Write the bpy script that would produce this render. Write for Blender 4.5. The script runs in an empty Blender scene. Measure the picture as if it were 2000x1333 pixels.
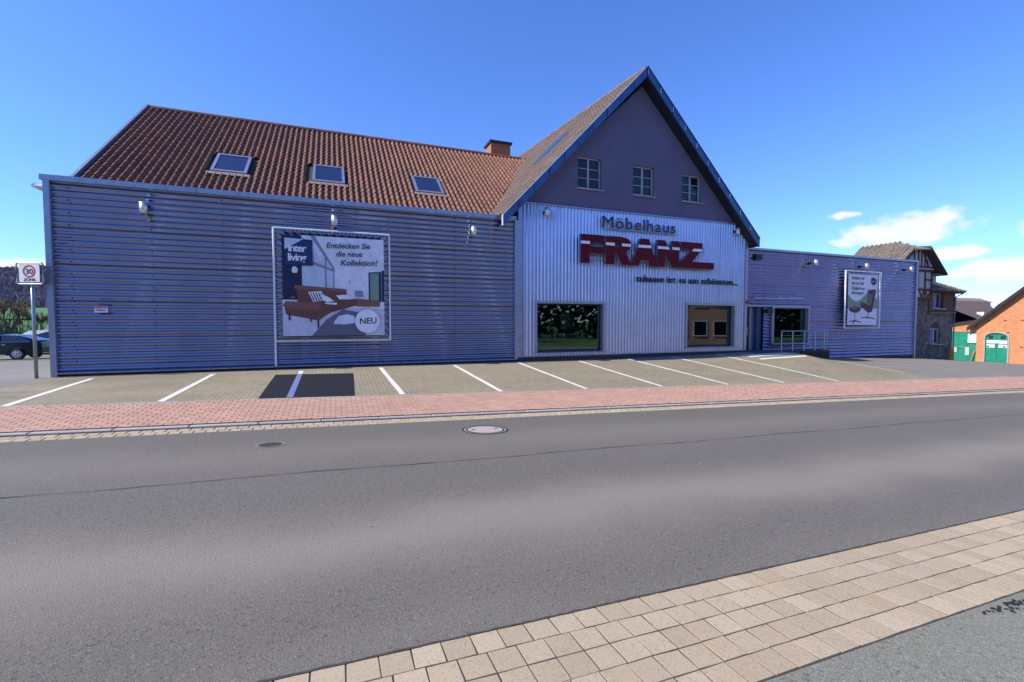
import bpy, bmesh, math, random
from mathutils import Vector, Matrix
R=math.radians
random.seed(7)
sc=bpy.context.scene; col=sc.collection
# ---------------------------------------------------------------- camera
F=889.0; YAW=0.36883; PITCH=math.atan(38/889)
cam_d=bpy.data.cameras.new('camera'); cam=bpy.data.objects.new('camera',cam_d); col.objects.link(cam)
cam_d.sensor_width=36; cam_d.lens=F*36/2000; cam_d.clip_end=3000; cam_d.clip_start=.05
cam.location=(-6.23,-15.442,1.8)
cam.rotation_euler=(math.pi/2-PITCH,0,-YAW)
sc.camera=cam
# ---------------------------------------------------------------- sky and sun
SUN_EL=R(42); SUN_AZ=R(-87.4)      # azimuth from +Y towards +X
sd=Vector((math.cos(SUN_EL)*math.sin(SUN_AZ),math.cos(SUN_EL)*math.cos(SUN_AZ),math.sin(SUN_EL)))
w=bpy.data.worlds.new('World'); sc.world=w; w.use_nodes=True
nt=w.node_tree; N=nt.nodes; L=nt.links; N.clear()
def node(t,**k):
    n=N.new(t)
    for a,b in k.items(): setattr(n,a,b)
    return n
def wm(op,a,b=None,c=None,clamp=False):
    n=N.new('ShaderNodeMath'); n.operation=op; n.use_clamp=clamp
    for i,v in enumerate((a,b,c)):
        if v is None: continue
        if isinstance(v,(int,float)): n.inputs[i].default_value=v
        else: L.new(v,n.inputs[i])
    return n.outputs[0]
out=node('ShaderNodeOutputWorld'); bg=node('ShaderNodeBackground'); bg.inputs[1].default_value=.092
sky=node('ShaderNodeTexSky',sky_type='NISHITA'); sky.sun_disc=False; sky.sun_elevation=SUN_EL; sky.sun_rotation=SUN_AZ
sky.air_density=1.0; sky.dust_density=.05; sky.ozone_density=2.0; sky.altitude=200
hs=node('ShaderNodeMix',data_type='RGBA',blend_type='MULTIPLY'); hs.inputs[0].default_value=1; hs.inputs[7].default_value=(.53,.77,1.30,1)
L.new(sky.outputs[0],hs.inputs[6])
tc=node('ShaderNodeTexCoord'); sx=node('ShaderNodeSeparateXYZ'); L.new(tc.outputs['Generated'],sx.inputs[0])
az=wm('ARCTAN2',sx.outputs[0],sx.outputs[1]); el=wm('ARCSINE',sx.outputs[2])
blobs=[(62,8.7,5.0,1.5),(61,8.2,5.2,1.0),(64.3,9.4,1.9,1.0),(59,8.7,2.6,.9),(68.6,4.3,4.5,1.25),(71,7.6,2.2,1.4),(65,6.1,2.4,.7),(57,10.6,1.6,.5),(-25.5,4.6,3.2,.9),(-31,6,4,1.2),
       (85,7,6,1.5),(100,6,5,1.3),(124,8,6,1.8),(150,6,7,1.5),(178,7,6,1.7),(-160,6,6,1.4),(-130,8,6,1.8),(-100,6,5,1.3),(-70,7,6,1.6),(-48,5,4,1.0)]
best=None
for (a,e,ra,re) in blobs:
    da=wm('DIVIDE',wm('SUBTRACT',az,R(a)),R(ra)); de=wm('DIVIDE',wm('SUBTRACT',el,R(e)),R(re))
    v=wm('SUBTRACT',1.0,wm('ADD',wm('MULTIPLY',da,da),wm('MULTIPLY',de,de)))
    best=v if best is None else wm('MAXIMUM',best,v)
nz=node('ShaderNodeTexNoise'); nz.inputs['Scale'].default_value=26; nz.inputs['Detail'].default_value=7; nz.inputs['Roughness'].default_value=.58
mp=node('ShaderNodeMapping'); mp.inputs['Scale'].default_value=(1,1,1.7); L.new(tc.outputs['Generated'],mp.inputs[0]); L.new(mp.outputs[0],nz.inputs[0])
val=wm('ADD',wm('MAXIMUM',best,-1.5),wm('MULTIPLY',wm('SUBTRACT',nz.outputs[0],.5),3.2))
mr=node('ShaderNodeMapRange',interpolation_type='SMOOTHSTEP'); mr.inputs[1].default_value=-.2; mr.inputs[2].default_value=.85; L.new(val,mr.inputs[0])
cmix=node('ShaderNodeMix',data_type='RGBA'); L.new(wm('MULTIPLY',mr.outputs[0],.93),cmix.inputs[0]); L.new(hs.outputs[2],cmix.inputs[6]); cmix.inputs[7].default_value=(5.0,5.05,5.2,1)
L.new(cmix.outputs[2],bg.inputs[0]); L.new(bg.outputs[0],out.inputs[0])
sl=bpy.data.lights.new('sun','SUN'); sl.energy=3.15; sl.angle=R(.5); sl.color=(1,.94,.83)
so=bpy.data.objects.new('sun',sl); col.objects.link(so); so.rotation_euler=sd.to_track_quat('Z','Y').to_euler(); so.location=(-30,10,40)
sc.view_settings.view_transform='Standard'; sc.view_settings.look='None'; sc.view_settings.exposure=1.15; sc.view_settings.gamma=1; sc.view_settings.use_curve_mapping=False

# ---------------------------------------------------------------- materials
MATS={}
class M:
    def __init__(s,name):
        s.m=bpy.data.materials.new(name); s.m.use_nodes=True; s.t=s.m.node_tree; s.n=s.t.nodes; s.l=s.t.links
        s.b=s.n['Principled BSDF']; MATS[name]=s.m; s.co=None
    def new(s,t,**k):
        n=s.n.new(t)
        for a,b in k.items(): setattr(n,a,b)
        return n
    def coord(s,kind='Object'):
        if kind=='pos': return s.new('ShaderNodeNewGeometry').outputs['Position']
        return s.new('ShaderNodeTexCoord').outputs[kind]
    def noise(s,scale,detail=4,rough=.55,vec=None,stretch=None):
        n=s.new('ShaderNodeTexNoise'); n.inputs['Scale'].default_value=scale; n.inputs['Detail'].default_value=detail; n.inputs['Roughness'].default_value=rough
        v=vec or s.coord('pos')
        if stretch:
            mp=s.new('ShaderNodeMapping'); mp.inputs['Scale'].default_value=stretch; s.l.new(v,mp.inputs[0]); v=mp.outputs[0]
        s.l.new(v,n.inputs[0]); return n.outputs[0]
    def ramp(s,f,stops):
        r=s.new('ShaderNodeValToRGB'); e=r.color_ramp.elements
        while len(e)<len(stops): e.new(.5)
        for q,(p,c) in zip(e,stops): q.position=p; q.color=(*c,1)
        s.l.new(f,r.inputs[0]); return r.outputs[0]
    def math(s,op,a,b=None,clamp=False):
        n=s.new('ShaderNodeMath'); n.operation=op; n.use_clamp=clamp
        for i,v in enumerate((a,b)):
            if v is None: continue
            if isinstance(v,(int,float)): n.inputs[i].default_value=v
            else: s.l.new(v,n.inputs[i])
        return n.outputs[0]
    def mix(s,f,a,b,blend='MIX'):
        n=s.new('ShaderNodeMix',data_type='RGBA',blend_type=blend)
        for i,v in ((0,f),(6,a),(7,b)):
            if isinstance(v,(int,float)): n.inputs[i].default_value=v
            elif isinstance(v,tuple): n.inputs[i].default_value=(*v,1)
            else: s.l.new(v,n.inputs[i])
        return n.outputs[2]
    def bump(s,h,st=.3,dist=.01):
        n=s.new('ShaderNodeBump'); n.inputs['Strength'].default_value=st; n.inputs['Distance'].default_value=dist; s.l.new(h,n.inputs['Height']); s.l.new(n.outputs[0],s.b.inputs['Normal'])
    def set(s,color=None,rough=None,metal=None,spec=None):
        for k,v in (('Base Color',color),('Roughness',rough),('Metallic',metal),('Specular IOR Level',spec)):
            if v is None: continue
            if isinstance(v,tuple): s.b.inputs[k].default_value=(*v,1)
            elif isinstance(v,(int,float)): s.b.inputs[k].default_value=v
            else: s.l.new(v,s.b.inputs[k])
        return s
def rnd_island(m):
    g=m.new('ShaderNodeNewGeometry').outputs['Random Per Island']; o=m.new('ShaderNodeObjectInfo').outputs['Random']
    return m.math('FRACT',m.math('ADD',g,o))
def plain(name,c,rough=.6,metal=0,spec=.5,var=.12,scale=6):
    m=M(name); n=m.noise(scale,5)
    a=tuple(x*(1-var) for x in c); b=tuple(min(1,x*(1+var)) for x in c)
    m.set(color=m.ramp(n,[(.3,a),(.7,b)]),rough=rough,metal=metal,spec=spec); return m.m
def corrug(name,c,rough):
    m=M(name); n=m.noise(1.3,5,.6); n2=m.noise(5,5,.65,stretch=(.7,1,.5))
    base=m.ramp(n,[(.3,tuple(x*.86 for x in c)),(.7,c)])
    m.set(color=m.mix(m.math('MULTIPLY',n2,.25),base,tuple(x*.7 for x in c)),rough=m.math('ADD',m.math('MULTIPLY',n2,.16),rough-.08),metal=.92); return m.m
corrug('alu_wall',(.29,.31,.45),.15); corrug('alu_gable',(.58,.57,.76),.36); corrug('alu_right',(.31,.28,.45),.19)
plain('zinc',(.07,.12,.23),.42,.75,var=.2,scale=2.5); plain('trim_alu',(.36,.38,.48),.4,.7); plain('steel',(.75,.75,.75),.38,.95); plain('galv',(.30,.35,.37),.42,.85)
plain('dark_metal',(.03,.032,.04),.45,.4); plain('white_paint',(.75,.75,.74),.5); plain('plinth',(.06,.06,.065),.85)
def plaster():
    m=M('plaster_gable'); c=m.ramp(m.noise(.9,5,.6),[(.3,(.122,.102,.172)),(.7,(.150,.124,.205))]); st=m.noise(3.0,4,.6,stretch=(1.6,1,.12)); c=m.mix(m.math('MULTIPLY',m.math('SUBTRACT',st,.5,True),1.1,True),c,(.085,.07,.12)); m.set(color=c,rough=.93); m.bump(m.noise(70,3),.25,.004)
plaster()
plain('frame_white',(.36,.36,.38),.45); plain('black',(.012,.012,.014),.5); plain('letter_red',(.11,.003,.014),.6,0,.2); plain('letter_white',(.85,.82,.85),.5)
plain('sign_white',(.72,.72,.74),.4); plain('sign_red',(.42,.015,.02),.4); plain('pink',(.55,.16,.33),.5)
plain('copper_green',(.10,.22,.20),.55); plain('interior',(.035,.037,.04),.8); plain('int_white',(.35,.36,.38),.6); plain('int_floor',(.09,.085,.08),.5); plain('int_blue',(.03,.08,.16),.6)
def glassy(name,tint,fac):
    m=M(name); m.n.remove(m.b); tr=m.new('ShaderNodeBsdfTransparent'); tr.inputs[0].default_value=(*tint,1); gl=m.new('ShaderNodeBsdfGlossy'); gl.inputs['Roughness'].default_value=.015; gl.inputs[0].default_value=(.9,.92,.95,1)
    fr=m.new('ShaderNodeFresnel'); fr.inputs[0].default_value=fac; mx=m.new('ShaderNodeMixShader'); m.l.new(fr.outputs[0],mx.inputs[0]); m.l.new(tr.outputs[0],mx.inputs[1]); m.l.new(gl.outputs[0],mx.inputs[2])
    m.l.new(mx.outputs[0],m.n['Material Output'].inputs[0]); return m.m
glassy('shop_glass',(.62,.66,.66),1.85)
plain('pane_blue',(.008,.009,.03),.08,0,.45); plain('car_glass',(.015,.02,.025),.04,0,1.0); plain('skylight_glass',(.012,.018,.06),.10,.0,.6)
def tile_mat(name,stops,stain):
    m=M(name); r=rnd_island(m); c=m.ramp(r,stops); n=m.noise(.55,5,.6); n2=m.noise(14,4)
    pos=m.new('ShaderNodeSeparateXYZ'); m.l.new(m.coord('pos'),pos.inputs[0])
    c=m.mix(m.math('MULTIPLY',m.math('SUBTRACT',n,.42,True),stain,True),c,(.055,.04,.035)); c=m.mix(m.math('MULTIPLY',n2,.35),c,(.10,.075,.06)); m.set(color=c,rough=.8); m.bump(n2,.3,.004); return m.m
tile_mat('roof_tile',[(0,(.14,.05,.028)),(.5,(.20,.073,.038)),(1,(.27,.10,.052))],1.1); tile_mat('roof_tile_old',[(0,(.13,.088,.068)),(.5,(.17,.115,.09)),(1,(.22,.15,.118))],1.0)
tile_mat('roof_tile_grey',[(0,(.13,.10,.08)),(.5,(.20,.16,.125)),(1,(.26,.21,.165))],1.2)
def paver_mat(name,stops,dirt,rough=.9,bs=60):
    m=M(name); c=m.ramp(rnd_island(m),stops); n=m.noise(1.1,5,.65); n2=m.noise(bs,3,.7); n3=m.noise(bs*3,2)
    c=m.mix(m.math('MULTIPLY',m.math('SUBTRACT',n,.45,True),1.4,True),c,dirt); c=m.mix(m.math('MULTIPLY',m.math('SUBTRACT',n2,.5,True),2.0,True),c,tuple(x*.40 for x in dirt)); c=m.mix(m.math('MULTIPLY',m.math('SUBTRACT',n3,.58,True),4.0,True),c,tuple(x*.3 for x in dirt))
    m.set(color=c,rough=rough); m.bump(m.math('ADD',n2,n3),.35,.004); return m.m
paver_mat('paver_beige',[(0,(.37,.285,.185)),(.5,(.41,.32,.21)),(1,(.455,.36,.24))],(.31,.25,.175))
paver_mat('paver_red',[(0,(.42,.235,.165)),(.5,(.46,.265,.19)),(1,(.50,.30,.215))],(.33,.215,.16))
paver_mat('kerb_stone',[(0,(.33,.31,.27)),(1,(.42,.39,.34))],(.24,.22,.19))
plain('joint',(.05,.047,.04),.95)
def asphalt(name,base,band=False):
    m=M(name); p=m.coord('pos'); n=m.noise(170,3,.75); n2=m.noise(60,3,.7); n3=m.noise(.35,4,.6,stretch=(.35,1,1)); v=m.new('ShaderNodeTexVoronoi'); v.inputs['Scale'].default_value=95; m.l.new(p,v.inputs[0])
    c=m.ramp(n,[(.30,tuple(x*.45 for x in base)),(.5,base),(.72,tuple(min(1,x*1.9) for x in base))])
    c=m.mix(m.math('MULTIPLY',m.math('SUBTRACT',n2,.5,True),1.6,True),c,tuple(x*.35 for x in base))
    sp=m.noise(34,2,.8); c=m.mix(m.math('MULTIPLY',m.math('SUBTRACT',sp,.56,True),5.0,True),c,tuple(x*.30 for x in base)); c=m.mix(m.math('MULTIPLY',m.math('SUBTRACT',m.noise(41,2,.8),.60,True),6.0,True),c,tuple(min(1,x*1.9) for x in base))
    c=m.mix(m.math('MULTIPLY',m.math('SUBTRACT',n3,.45,True),1.0,True),c,tuple(x*1.35 for x in base))
    if band:
        s=m.new('ShaderNodeSeparateXYZ'); m.l.new(p,s.inputs[0]); wob=m.math('MULTIPLY',m.math('SUBTRACT',m.noise(.5,3),.5),.9)
        for y0,wd,am in ((-11.6,.55,.60),(-8.9,.7,.22),(-13.0,.25,.15)):
            d=m.math('DIVIDE',m.math('ADD',m.math('SUBTRACT',s.outputs[1],y0),wob),wd); g=m.math('MULTIPLY',m.math('POWER',2.718,m.math('MULTIPLY',m.math('MULTIPLY',d,d),-1.0)),am,True)
            c=m.mix(g,c,tuple(min(1,x*2.0) for x in (base[0]*1.03,base[1],base[2]*.95)))
    m.set(color=c,rough=.86,spec=.35); m.bump(m.math('ADD',n,m.math('MULTIPLY',v.outputs[0],.8)),.55,.006); return m.m
asphalt('asphalt_road',(.128,.117,.098),True); asphalt('asphalt_side',(.20,.182,.155)); asphalt('asphalt_near',(.19,.188,.145)); asphalt('bitumen',(.02,.02,.022))
asphalt('shade_black',(.004,.005,.012))  # near-black tone for the shade painted on the parking bays
def parking():
    m=M('parking_paving'); p=m.coord('pos'); br=m.new('ShaderNodeTexBrick'); br.inputs['Scale'].default_value=1; br.inputs['Brick Width'].default_value=.2; br.inputs['Row Height'].default_value=.1; br.inputs['Mortar Size'].default_value=.006; br.inputs['Mortar Smooth'].default_value=.4
    br.inputs['Color1'].default_value=(.25,.21,.135,1); br.inputs['Color2'].default_value=(.30,.25,.16,1); br.inputs['Mortar'].default_value=(.13,.12,.085,1); mp=m.new('ShaderNodeMapping'); mp.inputs['Rotation'].default_value=(0,0,R(90)); m.l.new(p,mp.inputs[0]); m.l.new(mp.outputs[0],br.inputs[0])
    n=m.noise(.8,6,.62,stretch=(.5,1.2,1)); n2=m.noise(45,3,.7); s=m.new('ShaderNodeSeparateXYZ'); m.l.new(p,s.inputs[0])
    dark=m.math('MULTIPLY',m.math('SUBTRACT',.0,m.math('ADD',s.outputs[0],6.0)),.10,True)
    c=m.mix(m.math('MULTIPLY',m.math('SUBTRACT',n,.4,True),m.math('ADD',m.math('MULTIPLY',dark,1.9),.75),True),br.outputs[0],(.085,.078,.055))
    moss=m.math('MULTIPLY',m.math('SUBTRACT',m.noise(2.2,4,.6),.5,True),1.3,True); c=m.mix(m.math('MULTIPLY',moss,.6),c,(.15,.14,.08)); c=m.mix(m.math('MULTIPLY',m.math('SUBTRACT',n2,.5,True),1.0,True),c,(.06,.055,.045))
    m.set(color=c,rough=.9); h=m.math('ADD',m.math('MULTIPLY',br.outputs['Fac'],-1.0),m.math('MULTIPLY',n2,.4)); m.bump(h,.5,.006)
parking()
def line_mat(name,c):
    m=M(name); n=m.noise(28,5,.7); n2=m.noise(2.5,4); f=m.math('MULTIPLY',m.math('SUBTRACT',m.math('ADD',n,m.math('MULTIPLY',n2,.4)),.66,True),3.2,True); m.set(color=m.mix(f,c,(.22,.21,.18)),rough=.8)
line_mat('line_paint',(.72,.70,.64)); line_mat('line_shaded',(.10,.15,.34)); line_mat('line_faint',(.34,.33,.32))  # the blue tone is line paint with shade put into its colour
def brickmat(name,c1,c2,mortar,sc_=1,holes=False,plane='YZ'):
    m=M(name); p=m.coord('pos'); s=m.new('ShaderNodeSeparateXYZ'); m.l.new(p,s.inputs[0]); cb=m.new('ShaderNodeCombineXYZ'); m.l.new(s.outputs[1 if plane=='YZ' else 0],cb.inputs[0]); m.l.new(s.outputs[2],cb.inputs[1])
    br=m.new('ShaderNodeTexBrick'); br.inputs['Scale'].default_value=sc_; br.inputs['Brick Width'].default_value=.25; br.inputs['Row Height'].default_value=.08; br.inputs['Mortar Size'].default_value=.01
    br.inputs['Color1'].default_value=(*c1,1); br.inputs['Color2'].default_value=(*c2,1); br.inputs['Mortar'].default_value=(*mortar,1); m.l.new(cb.outputs[0],br.inputs[0]); n=m.noise(3,5); n2=m.noise(.5,4)
    c=m.mix(m.math('MULTIPLY',m.math('SUBTRACT',n,.45,True),1.2,True),br.outputs[0],tuple(x*.6 for x in c1)); c=m.mix(m.math('MULTIPLY',m.math('SUBTRACT',n2,.5,True),.9,True),c,tuple(min(1,x*1.3) for x in c2)); m.set(color=c,rough=.9); m.bump(m.math('MULTIPLY',br.outputs['Fac'],-1.0),.5,.01)
brickmat('brick_orange',(.52,.17,.06),(.60,.235,.09),(.40,.26,.16)); brickmat('brick_dark',(.12,.05,.04),(.17,.07,.05),(.13,.10,.09),plane='XZ'); brickmat('chimney_brick',(.36,.10,.045),(.46,.14,.06),(.33,.2,.14),plane='XZ')
def stone():
    m=M('rubble_stone'); p=m.coord('pos'); v=m.new('ShaderNodeTexVoronoi',feature='DISTANCE_TO_EDGE'); v.inputs['Scale'].default_value=3.6; m.l.new(p,v.inputs[0]); v2=m.new('ShaderNodeTexVoronoi'); v2.inputs['Scale'].default_value=3.6; m.l.new(p,v2.inputs[0])
    c=m.ramp(v2.outputs['Color'],[(.1,(.10,.085,.075)),(.5,(.17,.145,.12)),(.9,(.27,.22,.17))]); c=m.mix(m.math('MULTIPLY',m.noise(7,5),.5),c,(.09,.08,.075)); edge=m.math('MULTIPLY',v.outputs[0],9,True); c=m.mix(edge,(.30,.265,.215),c); m.set(color=c,rough=.95); m.bump(m.math('ADD',edge,m.noise(9,5)),.9,.05)
stone()
plain('timber_red',(.11,.018,.016),.7); plain('infill_grey',(.42,.45,.41),.9); plain('gate_green',(.0,.20,.115),.55,var=.2,scale=3); plain('slate',(.05,.045,.045),.8,var=.3); plain('eave_tile',(.22,.17,.14),.85,var=.3,scale=14)
plain('corr_brown',(.085,.06,.06),.7,var=.2,scale=2); plain('curtain',(.30,.24,.42),.8); plain('wood_post',(.38,.22,.05),.8,var=.4)
plain('car_paint',(.003,.003,.010),.12,0,.3,var=.02); plain('car_white',(.75,.75,.76),.2,0,.8); plain('tyre',(.015,.015,.016),.8); plain('rim',(.62,.63,.65),.3,.9); plain('tail_red',(.30,.01,.01),.2); plain('chrome',(.75,.76,.78),.12,1)
plain('grass',(.05,.15,.02),.95,var=.35,scale=.4); plain('meadow',(.06,.20,.02),.95,var=.25,scale=.05); plain('gravel',(.16,.145,.115),.95,var=.35,scale=9); plain('forest_hill',(.23,.185,.225),1,var=.3,scale=.05); plain('forest_tuft',(.24,.19,.21),1,var=.35,scale=.08)  # forest tones paled towards purple, distance haze put into the colour
plain('bark',(.10,.075,.05),.95,var=.3,scale=9); plain('twig',(.13,.098,.062),.95,var=.35,scale=1.2); plain('ivy',(.03,.065,.018),.9,var=.3); plain('leaf',(.035,.06,.018),.9,var=.4,scale=.8); plain('house_tan',(.46,.33,.22),.9,var=.1,scale=1)
plain('manhole_concrete',(.36,.30,.27),.9,var=.15,scale=30); plain('cast_iron',(.07,.068,.065),.6,.5,var=.3,scale=40); plain('flower',(.55,.38,.50),.8); plain('rope',(.7,.7,.75),.7)
for nm,c in dict(pr_bg=(.80,.76,.86),pr_wall=(.80,.76,.86),pr_navy=(.012,.014,.06),pr_logo=(.015,.03,.12),pr_sofa=(.17,.06,.04),pr_sofa2=(.25,.095,.07),pr_glass=(.55,.62,.74),pr_rug=(.15,.13,.19),pr_white=(.88,.85,.92),pr_green=(.22,.32,.24),pr_snow=(.75,.73,.85),pr_ink=(.008,.008,.02),pr_leather=(.06,.028,.032),pr_leather2=(.20,.11,.10),pr_floor=(.62,.58,.72),pr_blue=(.01,.012,.16),pr_grey=(.26,.25,.34)).items(): plain(nm,c,.55,var=.1,scale=5)

# ---------------------------------------------------------------- helpers
class MB:
    def __init__(s): s.v=[]; s.f=[]; s.mi=[]
    def quad(s,*p,mi=0):
        k=len(s.v); s.v+=[tuple(q) for q in p]; s.f.append(tuple(range(k,k+len(p)))); s.mi.append(mi); return s
    def box(s,a,b,mi=0):
        x0,y0,z0=a; x1,y1,z1=b; k=len(s.v)
        s.v+=[(x0,y0,z0),(x1,y0,z0),(x1,y1,z0),(x0,y1,z0),(x0,y0,z1),(x1,y0,z1),(x1,y1,z1),(x0,y1,z1)]
        for f in ((0,3,2,1),(4,5,6,7),(0,1,5,4),(1,2,6,5),(2,3,7,6),(3,0,4,7)): s.f.append(tuple(k+i for i in f)); s.mi.append(mi)
        return s
    def hexa(s,p,mi=0):      # 8 points ordered like box
        k=len(s.v); s.v+=[tuple(q) for q in p]
        for f in ((0,3,2,1),(4,5,6,7),(0,1,5,4),(1,2,6,5),(2,3,7,6),(3,0,4,7)): s.f.append(tuple(k+i for i in f)); s.mi.append(mi)
        return s
    def prism(s,poly,d,mi=0):   # poly list of 3D points, extruded by vector d
        k=len(s.v); n=len(poly); d=Vector(d); s.v+=[tuple(q) for q in poly]+[tuple(Vector(q)+d) for q in poly]
        s.f.append(tuple(range(k+n-1,k-1,-1))); s.f.append(tuple(range(k+n,k+2*n))); s.mi+=[mi,mi]
        for i in range(n): j=(i+1)%n; s.f.append((k+i,k+j,k+n+j,k+n+i)); s.mi.append(mi)
        return s
    def tube(s,pts,r,n=8,mi=0,cap=True):
        pts=[Vector(p) for p in pts]; rs=r if isinstance(r,(list,tuple)) else [r]*len(pts); k=len(s.v); m=len(pts)
        for i,p in enumerate(pts):
            d=(pts[min(i+1,m-1)]-pts[max(i-1,0)]).normalized(); a=d.cross(Vector((0,0,1)))
            if a.length<1e-3: a=d.cross(Vector((0,1,0)))
            a.normalize(); b=d.cross(a)
            for j in range(n):
                t=2*math.pi*j/n; s.v.append(tuple(p+a*math.cos(t)*rs[i]+b*math.sin(t)*rs[i]))
        for i in range(m-1):
            for j in range(n): s.f.append((k+i*n+j,k+i*n+(j+1)%n,k+(i+1)*n+(j+1)%n,k+(i+1)*n+j)); s.mi.append(mi)
        if cap: s.f.append(tuple(k+j for j in range(n-1,-1,-1))); s.f.append(tuple(k+(m-1)*n+j for j in range(n))); s.mi+=[mi,mi]
        return s
    def mesh(s,name,mats,smooth=False):
        me=bpy.data.meshes.new(name); me.from_pydata(s.v,[],s.f)
        for m in (mats if isinstance(mats,(list,tuple)) else [mats]): me.materials.append(MATS[m])
        me.polygons.foreach_set('material_index',s.mi)
        bm=bmesh.new(); bm.from_mesh(me); bmesh.ops.recalc_face_normals(bm,faces=bm.faces); bm.to_mesh(me); bm.free()
        if smooth: me.polygons.foreach_set('use_smooth',[True]*len(me.polygons))
        me.update(); return me
    def build(s,name,mats,parent=None,smooth=False):
        return link(name,s.mesh(name,mats,smooth),parent)
def link(name,me,parent=None):
    o=bpy.data.objects.new(name,me); col.objects.link(o)
    if parent: o.parent=parent; o.matrix_parent_inverse=Matrix.Translation(-parent.location) if parent.type=='EMPTY' and parent.parent is None else Matrix.Identity(4)
    return o
def tag(o,label=None,cat=None,group=None,kind=None):
    for k,v in (('label',label),('category',cat),('group',group),('kind',kind)):
        if v: o[k]=v
    return o
def thing(name,loc,label,cat,group=None):
    o=bpy.data.objects.new(name,None); col.objects.link(o); o.location=loc; o.empty_display_size=.2; return tag(o,label,cat,group)
def sheet_corr(name,mat,x0,x1,z0,z1,y,pitch,depth,horizontal=True,parent=None,lap=.006,phase=0.0):
    m=MB(); n=8; prof=[]
    if horizontal:
        cnt=max(1,round((z1-z0)/pitch)) if abs((z1-z0)/pitch-round((z1-z0)/pitch))<.02 else (z1-z0)/pitch
        steps=int(cnt*10)+1; zs=[z0+(z1-z0)*i/steps for i in range(steps+1)]
        pr=[]
        for z in zs:
            t=((z-phase)/pitch)%1.0; h=.5-.5*math.cos(2*math.pi*t); h=min(1,max(0,(h-.5)*1.12+.5)); pr.append((y-depth*h-lap*(z1-z)/(z1-z0),z))
        for i in range(len(pr)-1):
            (ya,za),(yb,zb)=pr[i],pr[i+1]; m.quad((x0,ya,za),(x1,ya,za),(x1,yb,zb),(x0,yb,zb))
    else:
        cnt=(x1-x0)/pitch; steps=max(2,int(cnt*n)); xs=[x0+(x1-x0)*i/steps for i in range(steps+1)]; pr=[]
        for x in xs:
            t=((x-phase)/pitch)%1.0; h=.5-.5*math.cos(2*math.pi*t); h=min(1,max(0,(h-.5)*1.35+.5)); pr.append((x,y-depth*h-lap*(x1-x)/(x1-x0)))
        for (xa,ya),(xb,yb) in zip(pr,pr[1:]): m.quad((xa,ya,z0),(xb,yb,z0),(xb,yb,z1),(xa,ya,z1))
    # weld neighbours for smooth shading
    me=bpy.data.meshes.new(name); me.from_pydata(m.v,[],m.f); me.materials.append(MATS[mat])
    bm=bmesh.new(); bm.from_mesh(me); bmesh.ops.remove_doubles(bm,verts=bm.verts,dist=1e-5); bmesh.ops.recalc_face_normals(bm,faces=bm.faces)
    bm.faces.ensure_lookup_table()
    if bm.faces[0].normal.y>0: bmesh.ops.reverse_faces(bm,faces=bm.faces)
    bm.to_mesh(me); bm.free(); me.polygons.foreach_set('use_smooth',[True]*len(me.polygons)); return link(name,me,parent)
def curve_mesh(name,polys,thick,mat,side=None):
    cu=bpy.data.curves.new(name,'CURVE'); cu.dimensions='2D'; cu.fill_mode='BOTH'; cu.extrude=thick/2
    for p in polys:
        s=cu.splines.new('POLY'); s.points.add(len(p)-1)
        for q,(a,b) in zip(s.points,p): q.co=(a,b,0,1)
        s.use_cyclic_u=True
    o=bpy.data.objects.new(name,cu); col.objects.link(o); dg=bpy.context.evaluated_depsgraph_get(); me=bpy.data.meshes.new_from_object(o.evaluated_get(dg)); bpy.data.objects.remove(o); bpy.data.curves.remove(cu)
    me.name=name; me.materials.clear(); me.materials.append(MATS[mat])
    if side:
        me.materials.append(MATS[side])
        for f in me.polygons: f.material_index=0 if f.normal.z>.9 else 1
    me.transform(Matrix(((1,0,0,0),(0,0,-1,0),(0,1,0,0),(0,0,0,1)))); me.update(); return me     # (x,y)->(x,z), front faces -Y
def text_mesh(name,txt,size,mat,thick=.004,shear=0,side=None,spacing=1.0,width=None,align='LEFT',bold=0):
    cu=bpy.data.curves.new(name,'FONT'); cu.body=txt; cu.size=size; cu.extrude=thick/2; cu.shear=shear; cu.space_character=spacing; cu.align_x=align; cu.offset=bold; cu.resolution_u=3
    o=bpy.data.objects.new(name,cu); col.objects.link(o); dg=bpy.context.evaluated_depsgraph_get(); me=bpy.data.meshes.new_from_object(o.evaluated_get(dg)); bpy.data.objects.remove(o); bpy.data.curves.remove(cu)
    me.name=name; me.materials.clear(); me.materials.append(MATS[mat])
    if width:
        xs=[v.co.x for v in me.vertices]; k=width/(max(xs)-min(xs)); x0=min(xs)
        for v in me.vertices: v.co.x=(v.co.x-x0)*k
    if side:
        me.materials.append(MATS[side])
        for f in me.polygons: f.material_index=0 if f.normal.z>.9 else 1
    me.transform(Matrix(((1,0,0,0),(0,0,-1,0),(0,1,0,0),(0,0,0,1)))); me.update(); return me
def put(name,me,loc,parent=None,rot=None):
    o=link(name,me,parent); o.location=loc
    if rot: o.rotation_euler=rot
    return o

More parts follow.
